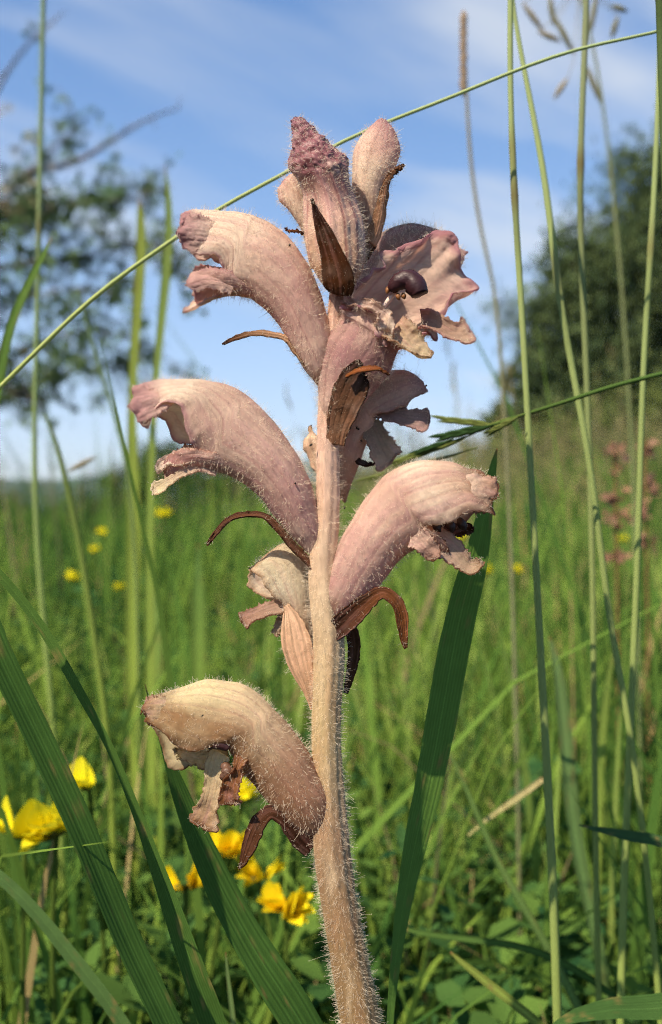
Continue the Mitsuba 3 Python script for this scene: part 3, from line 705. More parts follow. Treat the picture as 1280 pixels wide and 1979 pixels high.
def petal_colour(G, T, S, along, edge=None, veins=7, vein=0.16, seed=0, blot=0.5, edge_w=0.12, open_=None, low=None):
    """Colour of the tissue itself: tones along the flower, veins, blotches, a differently coloured margin and underside."""
    p = G * 1000.0
    warp = meshkit.fbm(p * 0.45 + seed, 3, seed=seed + 1)
    c = stops(np.clip(T + 0.22 * (warp - 0.5), 0, 1), along)
    big = meshkit.fbm(p * 0.5 + 7 * seed, 3, seed=seed + 2)
    c = lerp(c, np.array(ROSE), np.clip((big - 0.52) * 3.0, 0, 1) * 0.5 * blot)
    c = lerp(c, np.array(CREAM), np.clip((0.44 - big) * 3.2, 0, 1) * 0.8 * blot)
    c = c * (1 - (vein * vein_lines(T, S, veins, seed % 1000))[..., None] * np.array([0.65, 1.0, 0.95]))
    streak = meshkit.fbm(np.stack([T * 2.2 + seed, S * veins * 1.9 + 0.6 * warp, 0 * T], -1), 3, seed=seed + 6)
    c = lerp(c, np.array(ROSE) * 0.95, np.clip((streak - 0.48) * 4.0, 0, 1) * blot * 0.85)
    c = c * (1 + (0.35 if blot > 0.1 else 1.3) * (streak - 0.5))[..., None]
    if low is not None:
        c = lerp(c, np.array(low), np.clip((np.abs(S) - 0.46) / 0.26, 0, 1) * (0.4 + 0.6 * warp) * np.clip(T * 2, 0, 1))
    if edge is not None:
        e = np.clip((T - (1 - edge_w)) / edge_w, 0, 1)
        if open_ is not None:
            e = np.maximum(e, np.clip((np.abs(S) - 0.90) / 0.10, 0, 1) * open_)
        c = lerp(c, np.array(edge), np.clip(e * (0.3 + 1.1 * meshkit.fbm(p * 1.3, 2, seed=seed + 4)), 0, 1) * 0.85)
    speck = meshkit.fbm(p * 4.5, 2, seed=seed + 5)
    return np.clip(c * (0.80 + 0.40 * speck)[..., None], 0.005, 0.95)


def ruffle(G, N, T, S, rng_seed, amp, edge, teeth=0.0, ridges=7, ridge=0.000028):
    p = G * 1000.0
    big = meshkit.fbm(p * 0.38 + rng_seed, 2, seed=rng_seed) - 0.5
    mid_ = meshkit.fbm(p * 0.72 + rng_seed, 2, seed=rng_seed + 1) - 0.5
    fn = meshkit.fbm(p * 3.3, 2, seed=rng_seed + 2) - 0.5
    G = G + N * (amp * (0.8 * big + edge * 1.9 * mid_ + 0.10 * fn * (1 + edge)) - 2.6 * ridge * vein_lines(T, S, ridges, rng_seed % 1000))[..., None]
    if teeth:
        ts_ = np.gradient(G, axis=0); ts_ /= np.linalg.norm(ts_, axis=-1, keepdims=True) + 1e-12
        ss_ = np.gradient(G, axis=1); ss_ /= np.linalg.norm(ss_, axis=-1, keepdims=True) + 1e-12
        w = np.clip((T - 0.90) / 0.10, 0, 1)
        j = meshkit.fbm(np.stack([S * 9, 0 * T, 0 * T + rng_seed], -1), 3, seed=rng_seed + 3) - 0.5
        G = G + ts_ * (w * j * teeth)[..., None]
        w2 = np.clip((np.abs(S) - 0.86) / 0.14, 0, 1) * np.sign(S) * edge
        j2 = meshkit.fbm(np.stack([T * 26, 0 * T + np.sign(S), 0 * T + rng_seed], -1), 3, seed=rng_seed + 4) - 0.5
        G = G + ss_ * (w2 * j2 * teeth)[..., None]
    return G


def outward(G, centre):
    N = grid_normals(G)
    if np.mean(np.einsum('ijk,ijk->ij', N, G - centre)) < 0:
        N = -N
    return N


hair_bits = []


def corolla(parent, rows, ts=None, dy=0, seed=0, along=None, edge=ROSE, inner=CREAM, nt=150, ns=104, amp=0.00035, name='corolla', th=0.00022, hair=5.5, hlen=0.00050, veins=7, vein=0.27, blot=0.5, teeth=0.0006, low=None, bump=None, bsdf='petal'):
    """A tube that opens into a hood. rows: back line (u, v), belly or lower edge (u, v), half depth, half angle near and far, depth of the axis."""
    R = rows_at([list(x) + [0] * (8 - len(x)) for x in rows], nt, ts)
    S = np.linspace(-1, 1, ns)
    S = np.sign(S) * np.abs(S) ** 0.9
    phn, phf = np.radians(R[:, 5]), np.radians(R[:, 6])
    phi = np.where(S[None] < 0, S[None] * phn[:, None], S[None] * phf[:, None])
    D, L = R[:, :2], R[:, 2:4]
    A = (D - L) / (1 - np.cos(phn))[:, None]
    C = D - A
    uv = C[:, None] + A[:, None] * np.cos(phi)[..., None]
    dep = R[:, 7][:, None] + dy + R[:, 4][:, None] * np.sin(phi)
    G = near(np.concatenate([uv, dep[..., None]], -1))
    ax = near(np.concatenate([C, (R[:, 7] + dy)[:, None]], -1))[:, None]
    T, SS = np.meshgrid(np.linspace(0, 1, nt), S, indexing='ij')
    op = np.clip((178 - R[:, 5]) / 30, 0, 1)[:, None] * np.ones((1, ns))
    e = np.maximum(np.clip((T - 0.86) / 0.14, 0, 1), op * np.clip((np.abs(SS) - 0.72) / 0.28, 0, 1))
    N = outward(G, ax)
    fade = np.clip(np.minimum(T / 0.06, 1), 0, 1)
    G = ruffle(G, N * fade[..., None], T, SS, seed, amp, e, teeth, veins)
    if bump is not None:
        G = bump(G, N, T, SS)
    N = outward(G, ax)
    co = petal_colour(G, T, SS, along, edge, veins, vein, seed, blot, open_=op, low=low)
    ci = petal_colour(G, T, SS, [(0, PINK), (0.45, inner), (1, inner)], edge, veins, vein * 1.3, seed + 9, 0.3, open_=op)
    m, c = shell(G, N, th, co, ci)
    add(name, m, bsdf, parent, color=c)
    if hair:
        r = np.random.default_rng(900 + seed)
        hair_bits.append(hairs(G, N, hair, hlen, 0.000018, r))
    return G, N


def lobe(parent, path, face, seed, c0, c1, edge=ROSE, curl=0.25, amp=0.00045, teeth=0.0009, name='lip_lobe', nt=60, ns=40, th=0.0002, hair=4.0, tip=0.12, veins=3, bsdf='petal', frill=1.0, inner=None, hlen=0.0005, base_t=0.0, blot=None):
    blot = (0.06 if bsdf == 'dry' else 0.35) if blot is None else blot
    """A strip-like lobe or leaf. path: (u, v, depth, width) in the plant's plane; face: which way its upper side looks, in the same axes."""
    s = spline(np.asarray(path, float), nt)
    p = near(s[:, :3])
    w = np.maximum(s[:, 3], 1) * FOCUS / FPX
    t01 = np.linspace(0, 1, nt)
    w = w * np.sqrt(np.clip(1 - np.clip((t01 - (1 - tip)) / tip, 0, 1) ** 2, 0.06, 1)) if tip else w
    t = np.gradient(p, axis=0); t /= np.linalg.norm(t, axis=1, keepdims=True)
    fw = np.array([face[0], face[2], -face[1]], float)      # (u, v, depth) axes to metres
    side = np.cross(t, fw); side /= np.linalg.norm(side, axis=1, keepdims=True)
    nrm = np.cross(side, t)
    nrm = np.where((nrm @ fw)[:, None] < 0, -nrm, nrm)
    q = np.linspace(-1, 1, ns)
    G = p[:, None] + side[:, None] * (q[None] * w[:, None] / 2)[..., None] + nrm[:, None] * ((q[None] ** 2 - 0.3) * w[:, None] * curl)[..., None]
    T, SS = np.meshgrid(t01, q, indexing='ij')
    e = np.clip(0.25 + np.maximum(np.abs(SS) ** 2, T ** 2), 0, 1) * np.clip(T / 0.1 + base_t, 0, 1) * frill
    N = grid_normals(G)
    N = N * np.sign(np.einsum('ijk,ijk->', N, np.broadcast_to(nrm[:, None], N.shape)))
    G = ruffle(G, N, T, SS, seed, amp, e, teeth, veins, 0.00003)
    N = grid_normals(G)
    N = N * np.sign(np.einsum('ijk,ijk->', N, np.broadcast_to(nrm[:, None], N.shape)))
    co = petal_colour(G, T, SS, [(0, c0), (1, c1)], edge, veins, 0.22, seed, blot, 0.10, open_=np.ones_like(T) * 0.7)
    ci = co * 0.9 if inner is None else petal_colour(G, T, SS, [(0, inner), (1, inner)], edge, veins, 0.2, seed + 1, 0.3, 0.1)
    m, c = shell(G, N, th, co, ci)
    key = add(name, m, bsdf, parent, color=c)
    if hair:
        r = np.random.default_rng(1900 + seed)
        hair_bits.append(hairs(G, -N, hair, hlen, 0.000016, r))
        hair_bits.append(hairs(G, N, hair * 4, hlen, 0.000016, r, mask=((np.abs(SS) > 0.9) | (T > 0.94)).astype(float)))
    return key


def put_hairs(parent, name='hair'):
    global hair_bits
    if hair_bits:
        k = add(name, merge(hair_bits), 'hair', parent, smooth=False)
        labels[k] = {'kind': 'stuff'}
    hair_bits = []


# the stem
sp_ = spline([(800, 4160, 0, 110), (790, 3400, 0, 106), (760, 2600, 0, 96), (720, 2150, 0, 86), (696, 1979, 0, 82), (675, 1860, 0, 77), (655, 1745, 0, 74), (641, 1640, 0, 76), (634, 1520, 0, 66), (631, 1380, 0, 60), (636, 1240, 0, 64),
              (625, 1110, 0, 60), (633, 980, 0, 50), (634, 860, 0, 46), (640, 720, 0, 40), (652, 560, 0, 30)], 260)
q = near(sp_[:, :3])
r_ = sp_[:, 3] * 0.93 * FOCUS / FPX / 2
a = np.linspace(0, 2 * np.pi, 72, endpoint=False)
tn = np.gradient(q, axis=0); tn /= np.linalg.norm(tn, axis=1, keepdims=True)
xs = np.cross(tn, [0, 1.0, 0]); xs /= np.linalg.norm(xs, axis=1, keepdims=True)
ys = np.cross(tn, xs)
A_, Tt = np.meshgrid(a, np.linspace(0, 1, 260))
rr = r_[:, None] * (1 + 0.035 * np.cos(5 * A_ + 6 * Tt) + 0.018 * np.cos(11 * A_ - 9 * Tt))
G = q[:, None] + rr[..., None] * (np.cos(A_)[..., None] * xs[:, None] + np.sin(A_)[..., None] * ys[:, None])
N = G - q[:, None]; N /= np.linalg.norm(N, axis=-1, keepdims=True)
G = G + N * ((meshkit.fbm(G * 800, 3, seed=4) - 0.5) * 0.00022)[..., None]
tt = np.interp(sp_[:, 1], [560, 900, 1150, 1400, 1600, 1800, 2100, 4200], np.linspace(0, 1, 8))
C = stops(tt, [(0, (0.54, 0.35, 0.28)), (1 / 7, (0.56, 0.39, 0.30)), (2 / 7, (0.51, 0.39, 0.25)), (3 / 7, (0.42, 0.33, 0.17)), (4 / 7, (0.30, 0.205, 0.12)), (5 / 7, (0.235, 0.158, 0.078)), (6 / 7, (0.20, 0.135, 0.06)), (1, (0.3, 0.2, 0.08))])[:, None] * np.ones((1, 72, 1))
n1 = meshkit.fbm(G * np.array([900, 900, 160]), 3, seed=6)
C = lerp(C, np.array([0.36, 0.20, 0.11]), np.clip((n1 - 0.5) * 2.4, 0, 1) * 0.6)
C = lerp(C, np.array([0.64, 0.55, 0.38]), np.clip((0.45 - n1) * 2.4, 0, 1) * 0.5)
C = C * np.array([0.90, 0.85, 0.82]) * (0.72 + 0.56 * meshkit.fbm(G * np.array([3000, 3000, 900]), 3, seed=8))[..., None]
add('stem', (G.reshape(-1, 3), grid_faces(260, 72, True)), 'flesh', spike, color=C.reshape(-1, 3))
vis = (sp_[:, 1] < 2150).astype(float)[:, None] * np.ones((1, 72))
hair_bits.append(hairs(G, N, 8.5, 0.00058, 0.0000155, np.random.default_rng(31), mask=vis))
put_hairs(f'{spike}__stem')

TUBE = [(0, TAN), (0.10, PINK), (0.30, MAUVE), (0.50, PINK), (0.68, CREAM), (0.92, CREAM), (1, ROSE)]


def flower(name='flower'):
    return numbered(f'{spike}__{name}')


def stigma(parent, path, rad, c):
    V, F = tube(near(spline(path, 16)), np.interp(np.linspace(0, 1, 16), np.linspace(0, 1, len(rad)), rad) * FOCUS / FPX, 14)
    m = trimesh.Trimesh(V, F, process=False)
    V = V + np.array(m.vertex_normals) * ((meshkit.fbm(V * 3000, 2, seed=3) - 0.5) * 0.0003)[:, None]
    C = np.array(c) * (0.7 + 0.6 * meshkit.fbm(V * 2500, 2, seed=5))[:, None]
    add('stigma', (V, F), 'flesh', parent, color=C)


def anther(parent, pts, col=(0.22, 0.09, 0.03)):
    V, F = merge([spindle(near(np.array(a_)), near(np.array(b_)), w_ * FOCUS / FPX, 8, 7) for a_, b_, w_ in pts])
    add('anther', (V, F), 'flesh', parent, color=np.tile(col, (len(V), 1)))


# top left flower
f1 = flower()
corolla(f1, [(646, 690, 618, 750, 20, 180, 180), (640, 640, 590, 716, 38, 180, 180), (622, 572, 562, 672, 46, 180, 180), (597, 512, 537, 624, 50, 180, 180), (562, 463, 505, 592, 52, 180, 180), (520, 429, 470, 572, 53, 180, 180), (492, 417, 440, 568, 53, 180, 180),
             (486, 415, 430, 515, 52, 122, 122), (450, 408, 412, 493, 52, 104, 112), (410, 405, 388, 491, 48, 96, 106), (374, 404, 366, 480, 42, 92, 96), (350, 416, 349, 468, 34, 88, 88)],
        [0, 1, 2, 3, 4, 5, 5.7, 6.0, 6.7, 7.6, 8.5, 9.2], seed=11, along=TUBE)
corolla(f1, [(500, 580, 465, 530, 40, 92, 92), (455, 571, 428, 516, 50, 92, 92), (425, 572, 402, 516, 48, 92, 92), (398, 580, 382, 526, 42, 92, 92), (380, 590, 368, 545, 30, 90, 90)], name='lower_lip', seed=15, along=[(0, MAUVE), (0.6, PINK), (1, ROSE)], nt=70, ns=70, teeth=0.0008, amp=0.0004)
lobe(f1, [(455, 548, -34, 54), (420, 536, -42, 50), (392, 537, -46, 46), (364, 549, -44, 46)], (-0.1, -0.5, -1), 12, PINK, MAUVE, curl=-0.12)
lobe(f1, [(460, 560, 0, 60), (425, 566, -6, 50), (395, 580, -8, 36), (356, 601, -6, 26)], (0.25, -1, -0.45), 13, PINK, CREAM, curl=0.22, tip=0.2)
lobe(f1, [(450, 545, 34, 54), (410, 535, 42, 48), (374, 532, 46, 40)], (-0.1, -0.6, 1), 14, PINK, ROSE, curl=-0.1)
lobe(f1, [(420, 456, -34, 50), (380, 448, -50, 70), (346, 446, -48, 66)], (-0.35, -0.1, -1), 16, CREAM, ROSE, edge=ROSE, curl=-0.10, amp=0.0006, teeth=0.0014, name='hood_lobe', tip=0.10, veins=4)
put_hairs(f1)

# second flower on the left
f2 = flower()
corolla(f2, [(624, 1040, 598, 1072, 14, 180, 180), (619, 1002, 562, 1036, 34, 180, 180), (608, 955, 533, 1002, 46, 180, 180), (590, 905, 506, 965, 53, 180, 180), (562, 858, 472, 935, 57, 180, 180), (525, 810, 432, 916, 59, 180, 180), (486, 770, 398, 908, 60, 180, 180),
             (478, 764, 374, 862, 60, 126, 126), (450, 747, 360, 832, 60, 106, 126), (415, 737, 352, 788, 60, 96, 132), (370, 731, 322, 776, 56, 92, 134), (322, 732, 297, 796, 50, 92, 118), (286, 738, 281, 822, 42, 92, 96), (257, 750, 264, 806, 34, 90, 90)],
        [0, 1, 2, 3, 4, 5, 6, 6.3, 7, 7.7, 8.6, 9.5, 10.2, 10.9], seed=21, along=[(0, PINK), (0.2, MAUVE), (0.45, PINK), (0.65, (0.70, 0.52, 0.43)), (0.8, CREAM), (1, ROSE)], inner=(0.82, 0.78, 0.62))
corolla(f2, [(465, 915, 445, 875, 40, 94, 94), (422, 913, 402, 872, 52, 94, 94), (388, 912, 376, 866, 48, 92, 92), (360, 916, 350, 868, 42, 92, 92), (340, 928, 328, 880, 32, 90, 90), (322, 940, 314, 898, 22, 88, 88)], name='lower_lip', seed=25, along=[(0, PINK), (0.5, MAUVE), (1, ROSE)], edge=(0.40, 0.22, 0.16), inner=CREAM, nt=80, ns=70, teeth=0.0009, amp=0.0005)
lobe(f2, [(440, 893, -6, 56), (400, 886, -14, 50), (360, 886, -22, 44), (326, 893, -26, 34), (303, 908, -24, 22)], (-0.15, -0.75, -0.8), 22, MAUVE, CREAM, edge=BROWN, curl=0.24, amp=0.0007)
lobe(f2, [(420, 905, -20, 30), (366, 908, -32, 20), (334, 925, -34, 18), (312, 938, -32, 22), (296, 946, -30, 34)], (-0.5, -0.5, -1), 23, MAUVE, PALEG, edge=CREAM, curl=0.15, amp=0.0003, tip=0.08)
lobe(f2, [(430, 890, 36, 50), (390, 880, 44, 44), (350, 872, 48, 34)], (0, -0.7, 0.8), 24, MAUVE, TAN, edge=BROWN, curl=0.1, amp=0.0006)
lobe(f2, [(325, 764, -34, 40), (286, 776, -50, 66), (255, 784, -44, 74)], (-0.5, -0.1, -1), 26, PINK, ROSE, edge=MAUVE, curl=-0.10, amp=0.0006, teeth=0.0014, name='hood_lobe', tip=0.10, veins=4)
put_hairs(f2)

# right flower
f3 = flower()
corolla(f3, [(628, 1186, 652, 1208, 16, 180, 180), (624, 1145, 690, 1182, 36, 180, 180), (636, 1094, 722, 1150, 46, 180, 180), (656, 1048, 748, 1114, 52, 180, 180), (682, 1003, 775, 1082, 56, 180, 180), (710, 957, 803, 1061, 59, 180, 180), (738, 924, 830, 1050, 60, 180, 180),
             (745, 918, 822, 1020, 60, 128, 128), (780, 899, 850, 1014, 60, 106, 112), (822, 890, 888, 1000, 58, 97, 104), (866, 892, 916, 986, 54, 92, 96), (906, 904, 940, 990, 48, 88, 88), (938, 914, 957, 994, 42, 84, 84)],
        [0, 1, 2, 3, 4, 5, 6, 6.3, 7.1, 8, 8.9, 9.7, 10.3], seed=31, along=[(0, (0.52, 0.33, 0.25)), (0.18, MAUVE), (0.4, PINK), (0.6, (0.72, 0.54, 0.43)), (0.72, CREAM), (0.93, (0.70, 0.52, 0.38)), (1, (0.35, 0.17, 0.10))], edge=RUST)
corolla(f3, [(768, 1060, 792, 1015, 40, 92, 92), (812, 1053, 816, 1018, 52, 92, 92), (845, 1064, 838, 1028, 46, 92, 92), (872, 1082, 862, 1044, 34, 90, 90)], name='lower_lip', seed=35, along=[(0, PINK), (1, (0.52, 0.34, 0.26))], edge=RUST, nt=60, ns=60, teeth=0.0008)
lobe(f3, [(795, 1035, -44, 44), (815, 1045, -50, 44), (830, 1062, -53, 36), (838, 1082, -52, 26)], (-0.5, -0.2, -1), 32, PINK, (0.5, 0.3, 0.22), edge=RUST, curl=0.12, amp=0.0007)
lobe(f3, [(805, 1045, -10, 66), (850, 1052, -18, 62), (885, 1076, -22, 46), (905, 1092, -22, 36), (932, 1086, -20, 30)], (-0.25, -0.7, -0.8), 33, PINK, (0.50, 0.38, 0.24), edge=RUST, curl=0.2, amp=0.0004)
lobe(f3, [(835, 1030, 26, 40), (870, 1026, 30, 30), (890, 1022, 32, 24), (914, 1022, 32, 20)], (0, -0.5, -1), 34, BROWN, BROWN, edge=DARK, curl=0.12)
anther(f3, [((838, 1008, -20), (852, 1028, -28), 8), ((868, 1004, -20), (876, 1030, -26), 9), ((886, 1000, -8), (900, 1026, -14), 9)], DARK)
lobe(f3, [(880, 946, -26, 60), (915, 950, -42, 76), (940, 954, -43, 76), (957, 962, -38, 68)], (0.35, -0.1, -1), 36, CREAM, (0.52, 0.30, 0.20), edge=RUST, curl=-0.10, amp=0.0006, teeth=0.0014, name='hood_lobe', tip=0.10, veins=4)
put_hairs(f3)

# lowest flower
f4 = flower()
corolla(f4, [(642, 1590, 616, 1622, 18, 180, 180), (641, 1545, 574, 1608, 42, 180, 180), (622, 1498, 536, 1574, 52, 180, 180), (597, 1453, 508, 1538, 56, 180, 180), (567, 1412, 482, 1508, 58, 180, 180), (533, 1374, 462, 1486, 60, 180, 180),
             (526, 1367, 436, 1440, 60, 130, 130), (497, 1339, 408, 1446, 60, 110, 122), (455, 1318, 374, 1454, 58, 100, 118), (406, 1312, 340, 1442, 56, 95, 112), (356, 1326, 313, 1416, 50, 92, 100), (317, 1339, 291, 1400, 42, 88, 90), (288, 1343, 277, 1396, 36, 84, 84)],
        [0, 1, 2, 3, 4, 5, 5.3, 6, 6.8, 7.7, 8.6, 9.3, 9.8], seed=41, along=[(0, (0.50, 0.31, 0.19)), (0.2, (0.50, 0.30, 0.19)), (0.38, (0.58, 0.40, 0.26)), (0.55, (0.76, 0.63, 0.43)), (0.80, PALEG), (1, (0.72, 0.60, 0.36))], edge=RUST, blot=0.15, low=(0.33, 0.165, 0.07), inner=PALEG)
lobe(f4, [(428, 1455, -10, 40), (418, 1485, -14, 46), (411, 1530, -16, 40), (402, 1565, -16, 46), (390, 1600, -14, 72)], (-0.4, 0.1, -1), 42, PALEG, TAN, edge=RUST, curl=0.12, tip=0.05, amp=0.0005)
lobe(f4, [(468, 1462, -44, 26), (458, 1490, -50, 22), (448, 1520, -52, 30), (448, 1555, -50, 50)], (-0.2, 0.1, -1), 43, (0.36, 0.17, 0.07), (0.28, 0.12, 0.05), edge=BROWN, curl=0.2, tip=0.05, amp=0.0008)
lobe(f4, [(440, 1466, 30, 40), (400, 1470, 36, 36), (360, 1462, 38, 24), (338, 1448, 36, 12)], (0, -0.6, -0.8), 44, (0.5, 0.4, 0.22), PALEG, edge=RUST, curl=0.15, amp=0.0006)
stigma(f4, [(405, 1442, -38), (425, 1438, -46), (440, 1446, -44)], [7, 11, 8], (0.05, 0.02, 0.02))
stigma(f4, [(432, 1478, -24), (440, 1492, -34), (430, 1504, -30)], [8, 13, 8], (0.10, 0.05, 0.03))
lobe(f4, [(350, 1372, -26, 50), (318, 1374, -37, 60), (298, 1374, -38, 58), (277, 1376, -33, 54)], (-0.4, -0.1, -1), 46, PALEG, (0.40, 0.22, 0.12), edge=RUST, curl=-0.10, amp=0.0006, teeth=0.0014, name='hood_lobe', tip=0.10, veins=4)
put_hairs(f4)

# pale flower turned away, left of the stem
f5 = flower()
corolla(f5, [(612, 1350, 594, 1352, 10, 180, 180), (612, 1265, 560, 1235, 28, 180, 180), (610, 1190, 550, 1200, 36, 180, 180), (606, 1180, 548, 1172, 38, 125, 125), (600, 1125, 528, 1152, 40, 105, 120), (590, 1075, 506, 1122, 40, 95, 115), (552, 1050, 491, 1106, 36, 90, 100), (505, 1084, 481, 1100, 22, 86, 86)],
        [0, 1, 2, 2.3, 3.1, 4, 4.8, 5.5], dy=62, seed=51, along=[(0, TAN), (0.3, (0.58, 0.42, 0.28)), (0.55, (0.82, 0.76, 0.58)), (0.9, (0.80, 0.72, 0.52)), (1, (0.52, 0.38, 0.22))], edge=TAN, blot=0.12, nt=100, ns=70, hair=5)
lobe(f5, [(565, 1165, 50, 30), (540, 1172, 40, 36), (505, 1184, 34, 34), (468, 1203, 32, 44)], (-0.2, -0.8, -0.8), 52, (0.55, 0.42, 0.3), (0.46, 0.28, 0.2), edge=RUST, curl=0.22, tip=0.06)
lobe(f5, [(560, 1185, 48, 24), (545, 1200, 42, 20), (534, 1226, 40, 16)], (-0.5, -0.4, -1), 53, (0.55, 0.45, 0.3), (0.5, 0.4, 0.28), edge=TAN, curl=0.25)
lobe(f5, [(603, 1372, 20, 8), (590, 1320, 14, 40), (572, 1260, 10, 66), (562, 1205, 12, 50), (552, 1170, 20, 10)], (-0.45, 0, -1), 54, (0.46, 0.27, 0.15), (0.52, 0.34, 0.22), edge=TAN, curl=-0.18, name='calyx', tip=0.0, veins=4, bsdf='dry', amp=0.00015, teeth=0.0003)
put_hairs(f5)

# shaded flower turned away, right of the stem
f6 = flower()
corolla(f6, [(640, 950, 668, 972, 12, 180, 180), (636, 890, 692, 905, 28, 180, 180), (652, 830, 712, 850, 38, 180, 180), (674, 782, 728, 822, 42, 180, 180), (680, 772, 726, 806, 42, 125, 125), (706, 738, 746, 796, 42, 105, 110), (742, 716, 776, 786, 40, 98, 104), (784, 715, 806, 766, 32, 90, 90), (816, 736, 829, 758, 20, 84, 84)],
        [0, 1, 2, 3, 3.3, 4, 4.8, 5.6, 6.2], dy=66, seed=61, along=[(0, TAN), (0.3, PINK), (0.6, PINK), (1, (0.60, 0.44, 0.40))], edge=(0.42, 0.27, 0.25), nt=100, ns=70, hair=6, hlen=0.0005)
lobe(f6, [(722, 792, 46, 30), (752, 800, 40, 32), (790, 808, 36, 38), (828, 815, 34, 58)], (0.1, -0.4, -1), 62, (0.42, 0.28, 0.25), (0.50, 0.36, 0.32), edge=(0.36, 0.22, 0.2), curl=0.15, tip=0.06, amp=0.0003)
lobe(f6, [(716, 815, 40, 34), (728, 842, 34, 46), (742, 870, 30, 56), (756, 892, 30, 66)], (0.2, -0.1, -1), 63, (0.46, 0.36, 0.25), (0.50, 0.40, 0.32), edge=(0.4, 0.26, 0.2), curl=0.12, tip=0.05, amp=0.0004)
lobe(f6, [(645, 960, 40, 20), (630, 920, 30, 40), (606, 870, 26, 44), (600, 826, 30, 14)], (-0.5, 0, -1), 64, (0.5, 0.32, 0.2), (0.56, 0.4, 0.28), edge=TAN, curl=-0.2, name='calyx', tip=0.2, bsdf='dry')
lobe(f6, [(690, 888, 20, 14), (706, 896, 16, 14), (723, 900, 14, 8)], (0, -0.8, -0.6), 65, DARK, DARK, edge=DARK, curl=0.1, name='calyx', nt=20, ns=12, hair=0, bsdf='dry')
put_hairs(f6)

# shaded flower behind the open one
f7 = flower()
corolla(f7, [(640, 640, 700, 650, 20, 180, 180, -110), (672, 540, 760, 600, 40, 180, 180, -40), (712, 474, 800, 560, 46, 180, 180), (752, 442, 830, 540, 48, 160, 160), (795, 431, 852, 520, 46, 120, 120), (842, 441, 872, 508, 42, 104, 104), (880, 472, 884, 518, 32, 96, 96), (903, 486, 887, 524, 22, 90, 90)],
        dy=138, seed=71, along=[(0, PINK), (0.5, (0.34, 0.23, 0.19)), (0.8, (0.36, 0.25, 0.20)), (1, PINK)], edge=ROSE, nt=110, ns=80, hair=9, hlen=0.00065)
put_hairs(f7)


# the buds at the tip
def crumple(G, N, T, S):
    k = np.clip((T - 0.55) / 0.12, 0, 1) * np.clip((1 - T) / 0.05, 0, 1)
    p = G * 1000
    d = (meshkit.fbm(p * 1.0, 3, seed=15) - 0.45) * 0.0012 + (meshkit.fbm(p * 2.4, 2, seed=16) - 0.5) * 0.00022
    rim = np.exp(-((T - 0.64 - 0.02 * np.sin(S * 9)) / 0.05) ** 2) * 0.00035
    rib = 0.00010 * np.cos(S * 6.5 * 2 * np.pi) * np.clip((0.62 - T) / 0.1, 0, 1) * np.clip(T / 0.15, 0, 1)
    return G + N * (k * d + rim + rib)[..., None]


b1 = flower('bud')
corolla(b1, [(640, 566, 670, 573, 16, 180, 180, -6), (613, 532, 692, 542, 40, 180, 180, 0), (593, 482, 706, 490, 52, 180, 180, 0), (588, 430, 704, 440, 53, 180, 180, 0), (588, 382, 690, 390, 50, 180, 180, 0), (575, 346, 676, 350, 50, 180, 180, -6), (564, 312, 661, 306, 46, 180, 180, -12), (565, 272, 636, 276, 34, 180, 180, -14), (566, 242, 604, 244, 18, 180, 180, -16), (569, 227, 574, 227, 4, 180, 180, -16)],
        dy=-34, seed=81, along=[(0, RUST), (0.10, (0.36, 0.19, 0.10)), (0.3, (0.46, 0.30, 0.21)), (0.44, (0.42, 0.25, 0.19)), (0.62, (0.17, 0.062, 0.062)), (0.75, (0.18, 0.065, 0.072)), (1, (0.13, 0.045, 0.055))], edge=(0.16, 0.06, 0.07), blot=0.2, veins=6.5, vein=0.65, bump=crumple, bsdf='flesh', hair=7, nt=180, ns=130, teeth=0)
lobe(b1, [(655, 570, -78, 46), (652, 535, -94, 60), (641, 492, -97, 44), (628, 455, -94, 34), (614, 418, -90, 18), (603, 384, -86, 2)], (-0.15, 0, -1), 82, (0.085, 0.030, 0.011), (0.010, 0.005, 0.004), edge=DARK, curl=-0.14, name='calyx', tip=0.0, amp=0.0002, teeth=0.0002, hair=7, bsdf='dry', frill=0.4)
put_hairs(b1)
b2 = flower('bud')
corolla(b2, [(692, 500, 706, 505, 12, 180, 180), (690, 455, 722, 462, 20, 180, 180), (688, 405, 739, 415, 28, 180, 180), (680, 350, 748, 362, 34, 180, 180), (682, 306, 765, 324, 38, 180, 180), (694, 268, 775, 290, 34, 180, 180), (718, 240, 768, 262, 22, 180, 180), (739, 228, 746, 231, 4, 180, 180)],
        dy=26, seed=91, along=[(0, TAN), (0.25, (0.5, 0.3, 0.2)), (0.45, CREAM), (0.7, PINK), (1, ROSE)], edge=ROSE, veins=5, vein=0.25, nt=110, ns=80, hair=9, teeth=0)
lobe(b2, [(716, 470, 6, 30), (734, 420, 4, 34), (742, 372, 4, 28), (752, 345, 2, 14), (766, 330, 0, 8), (780, 319, 0, 8)], (0.5, 0, -1), 92, (0.46, 0.24, 0.13), BROWN, edge=BROWN, curl=-0.25, name='calyx', tip=0.05, amp=0.0002, hair=6, bsdf='dry')
put_hairs(b2)
b3 = flower('bud')
corolla(b3, [(622, 520, 600, 520, 10, 180, 180), (606, 455, 580, 440, 15, 180, 180), (594, 405, 557, 404, 20, 180, 180), (586, 360, 539, 386, 23, 180, 180), (568, 336, 536, 368, 20, 180, 180), (550, 345, 541, 358, 8, 180, 180)],
        dy=34, seed=95, along=[(0, TAN), (0.4, CREAM), (0.8, PINK), (1, ROSE)], edge=ROSE, nt=80, ns=60, hair=9, teeth=0)
lobe(b3, [(606, 456, 20, 9), (580, 446, 16, 8), (560, 443, 14, 9), (553, 441, 14, 8)], (0, -0.6, -1), 96, BROWN, RUST, edge=BROWN, curl=-0.3, name='calyx', nt=24, ns=12, hair=2, bsdf='dry')
put_hairs(b3)

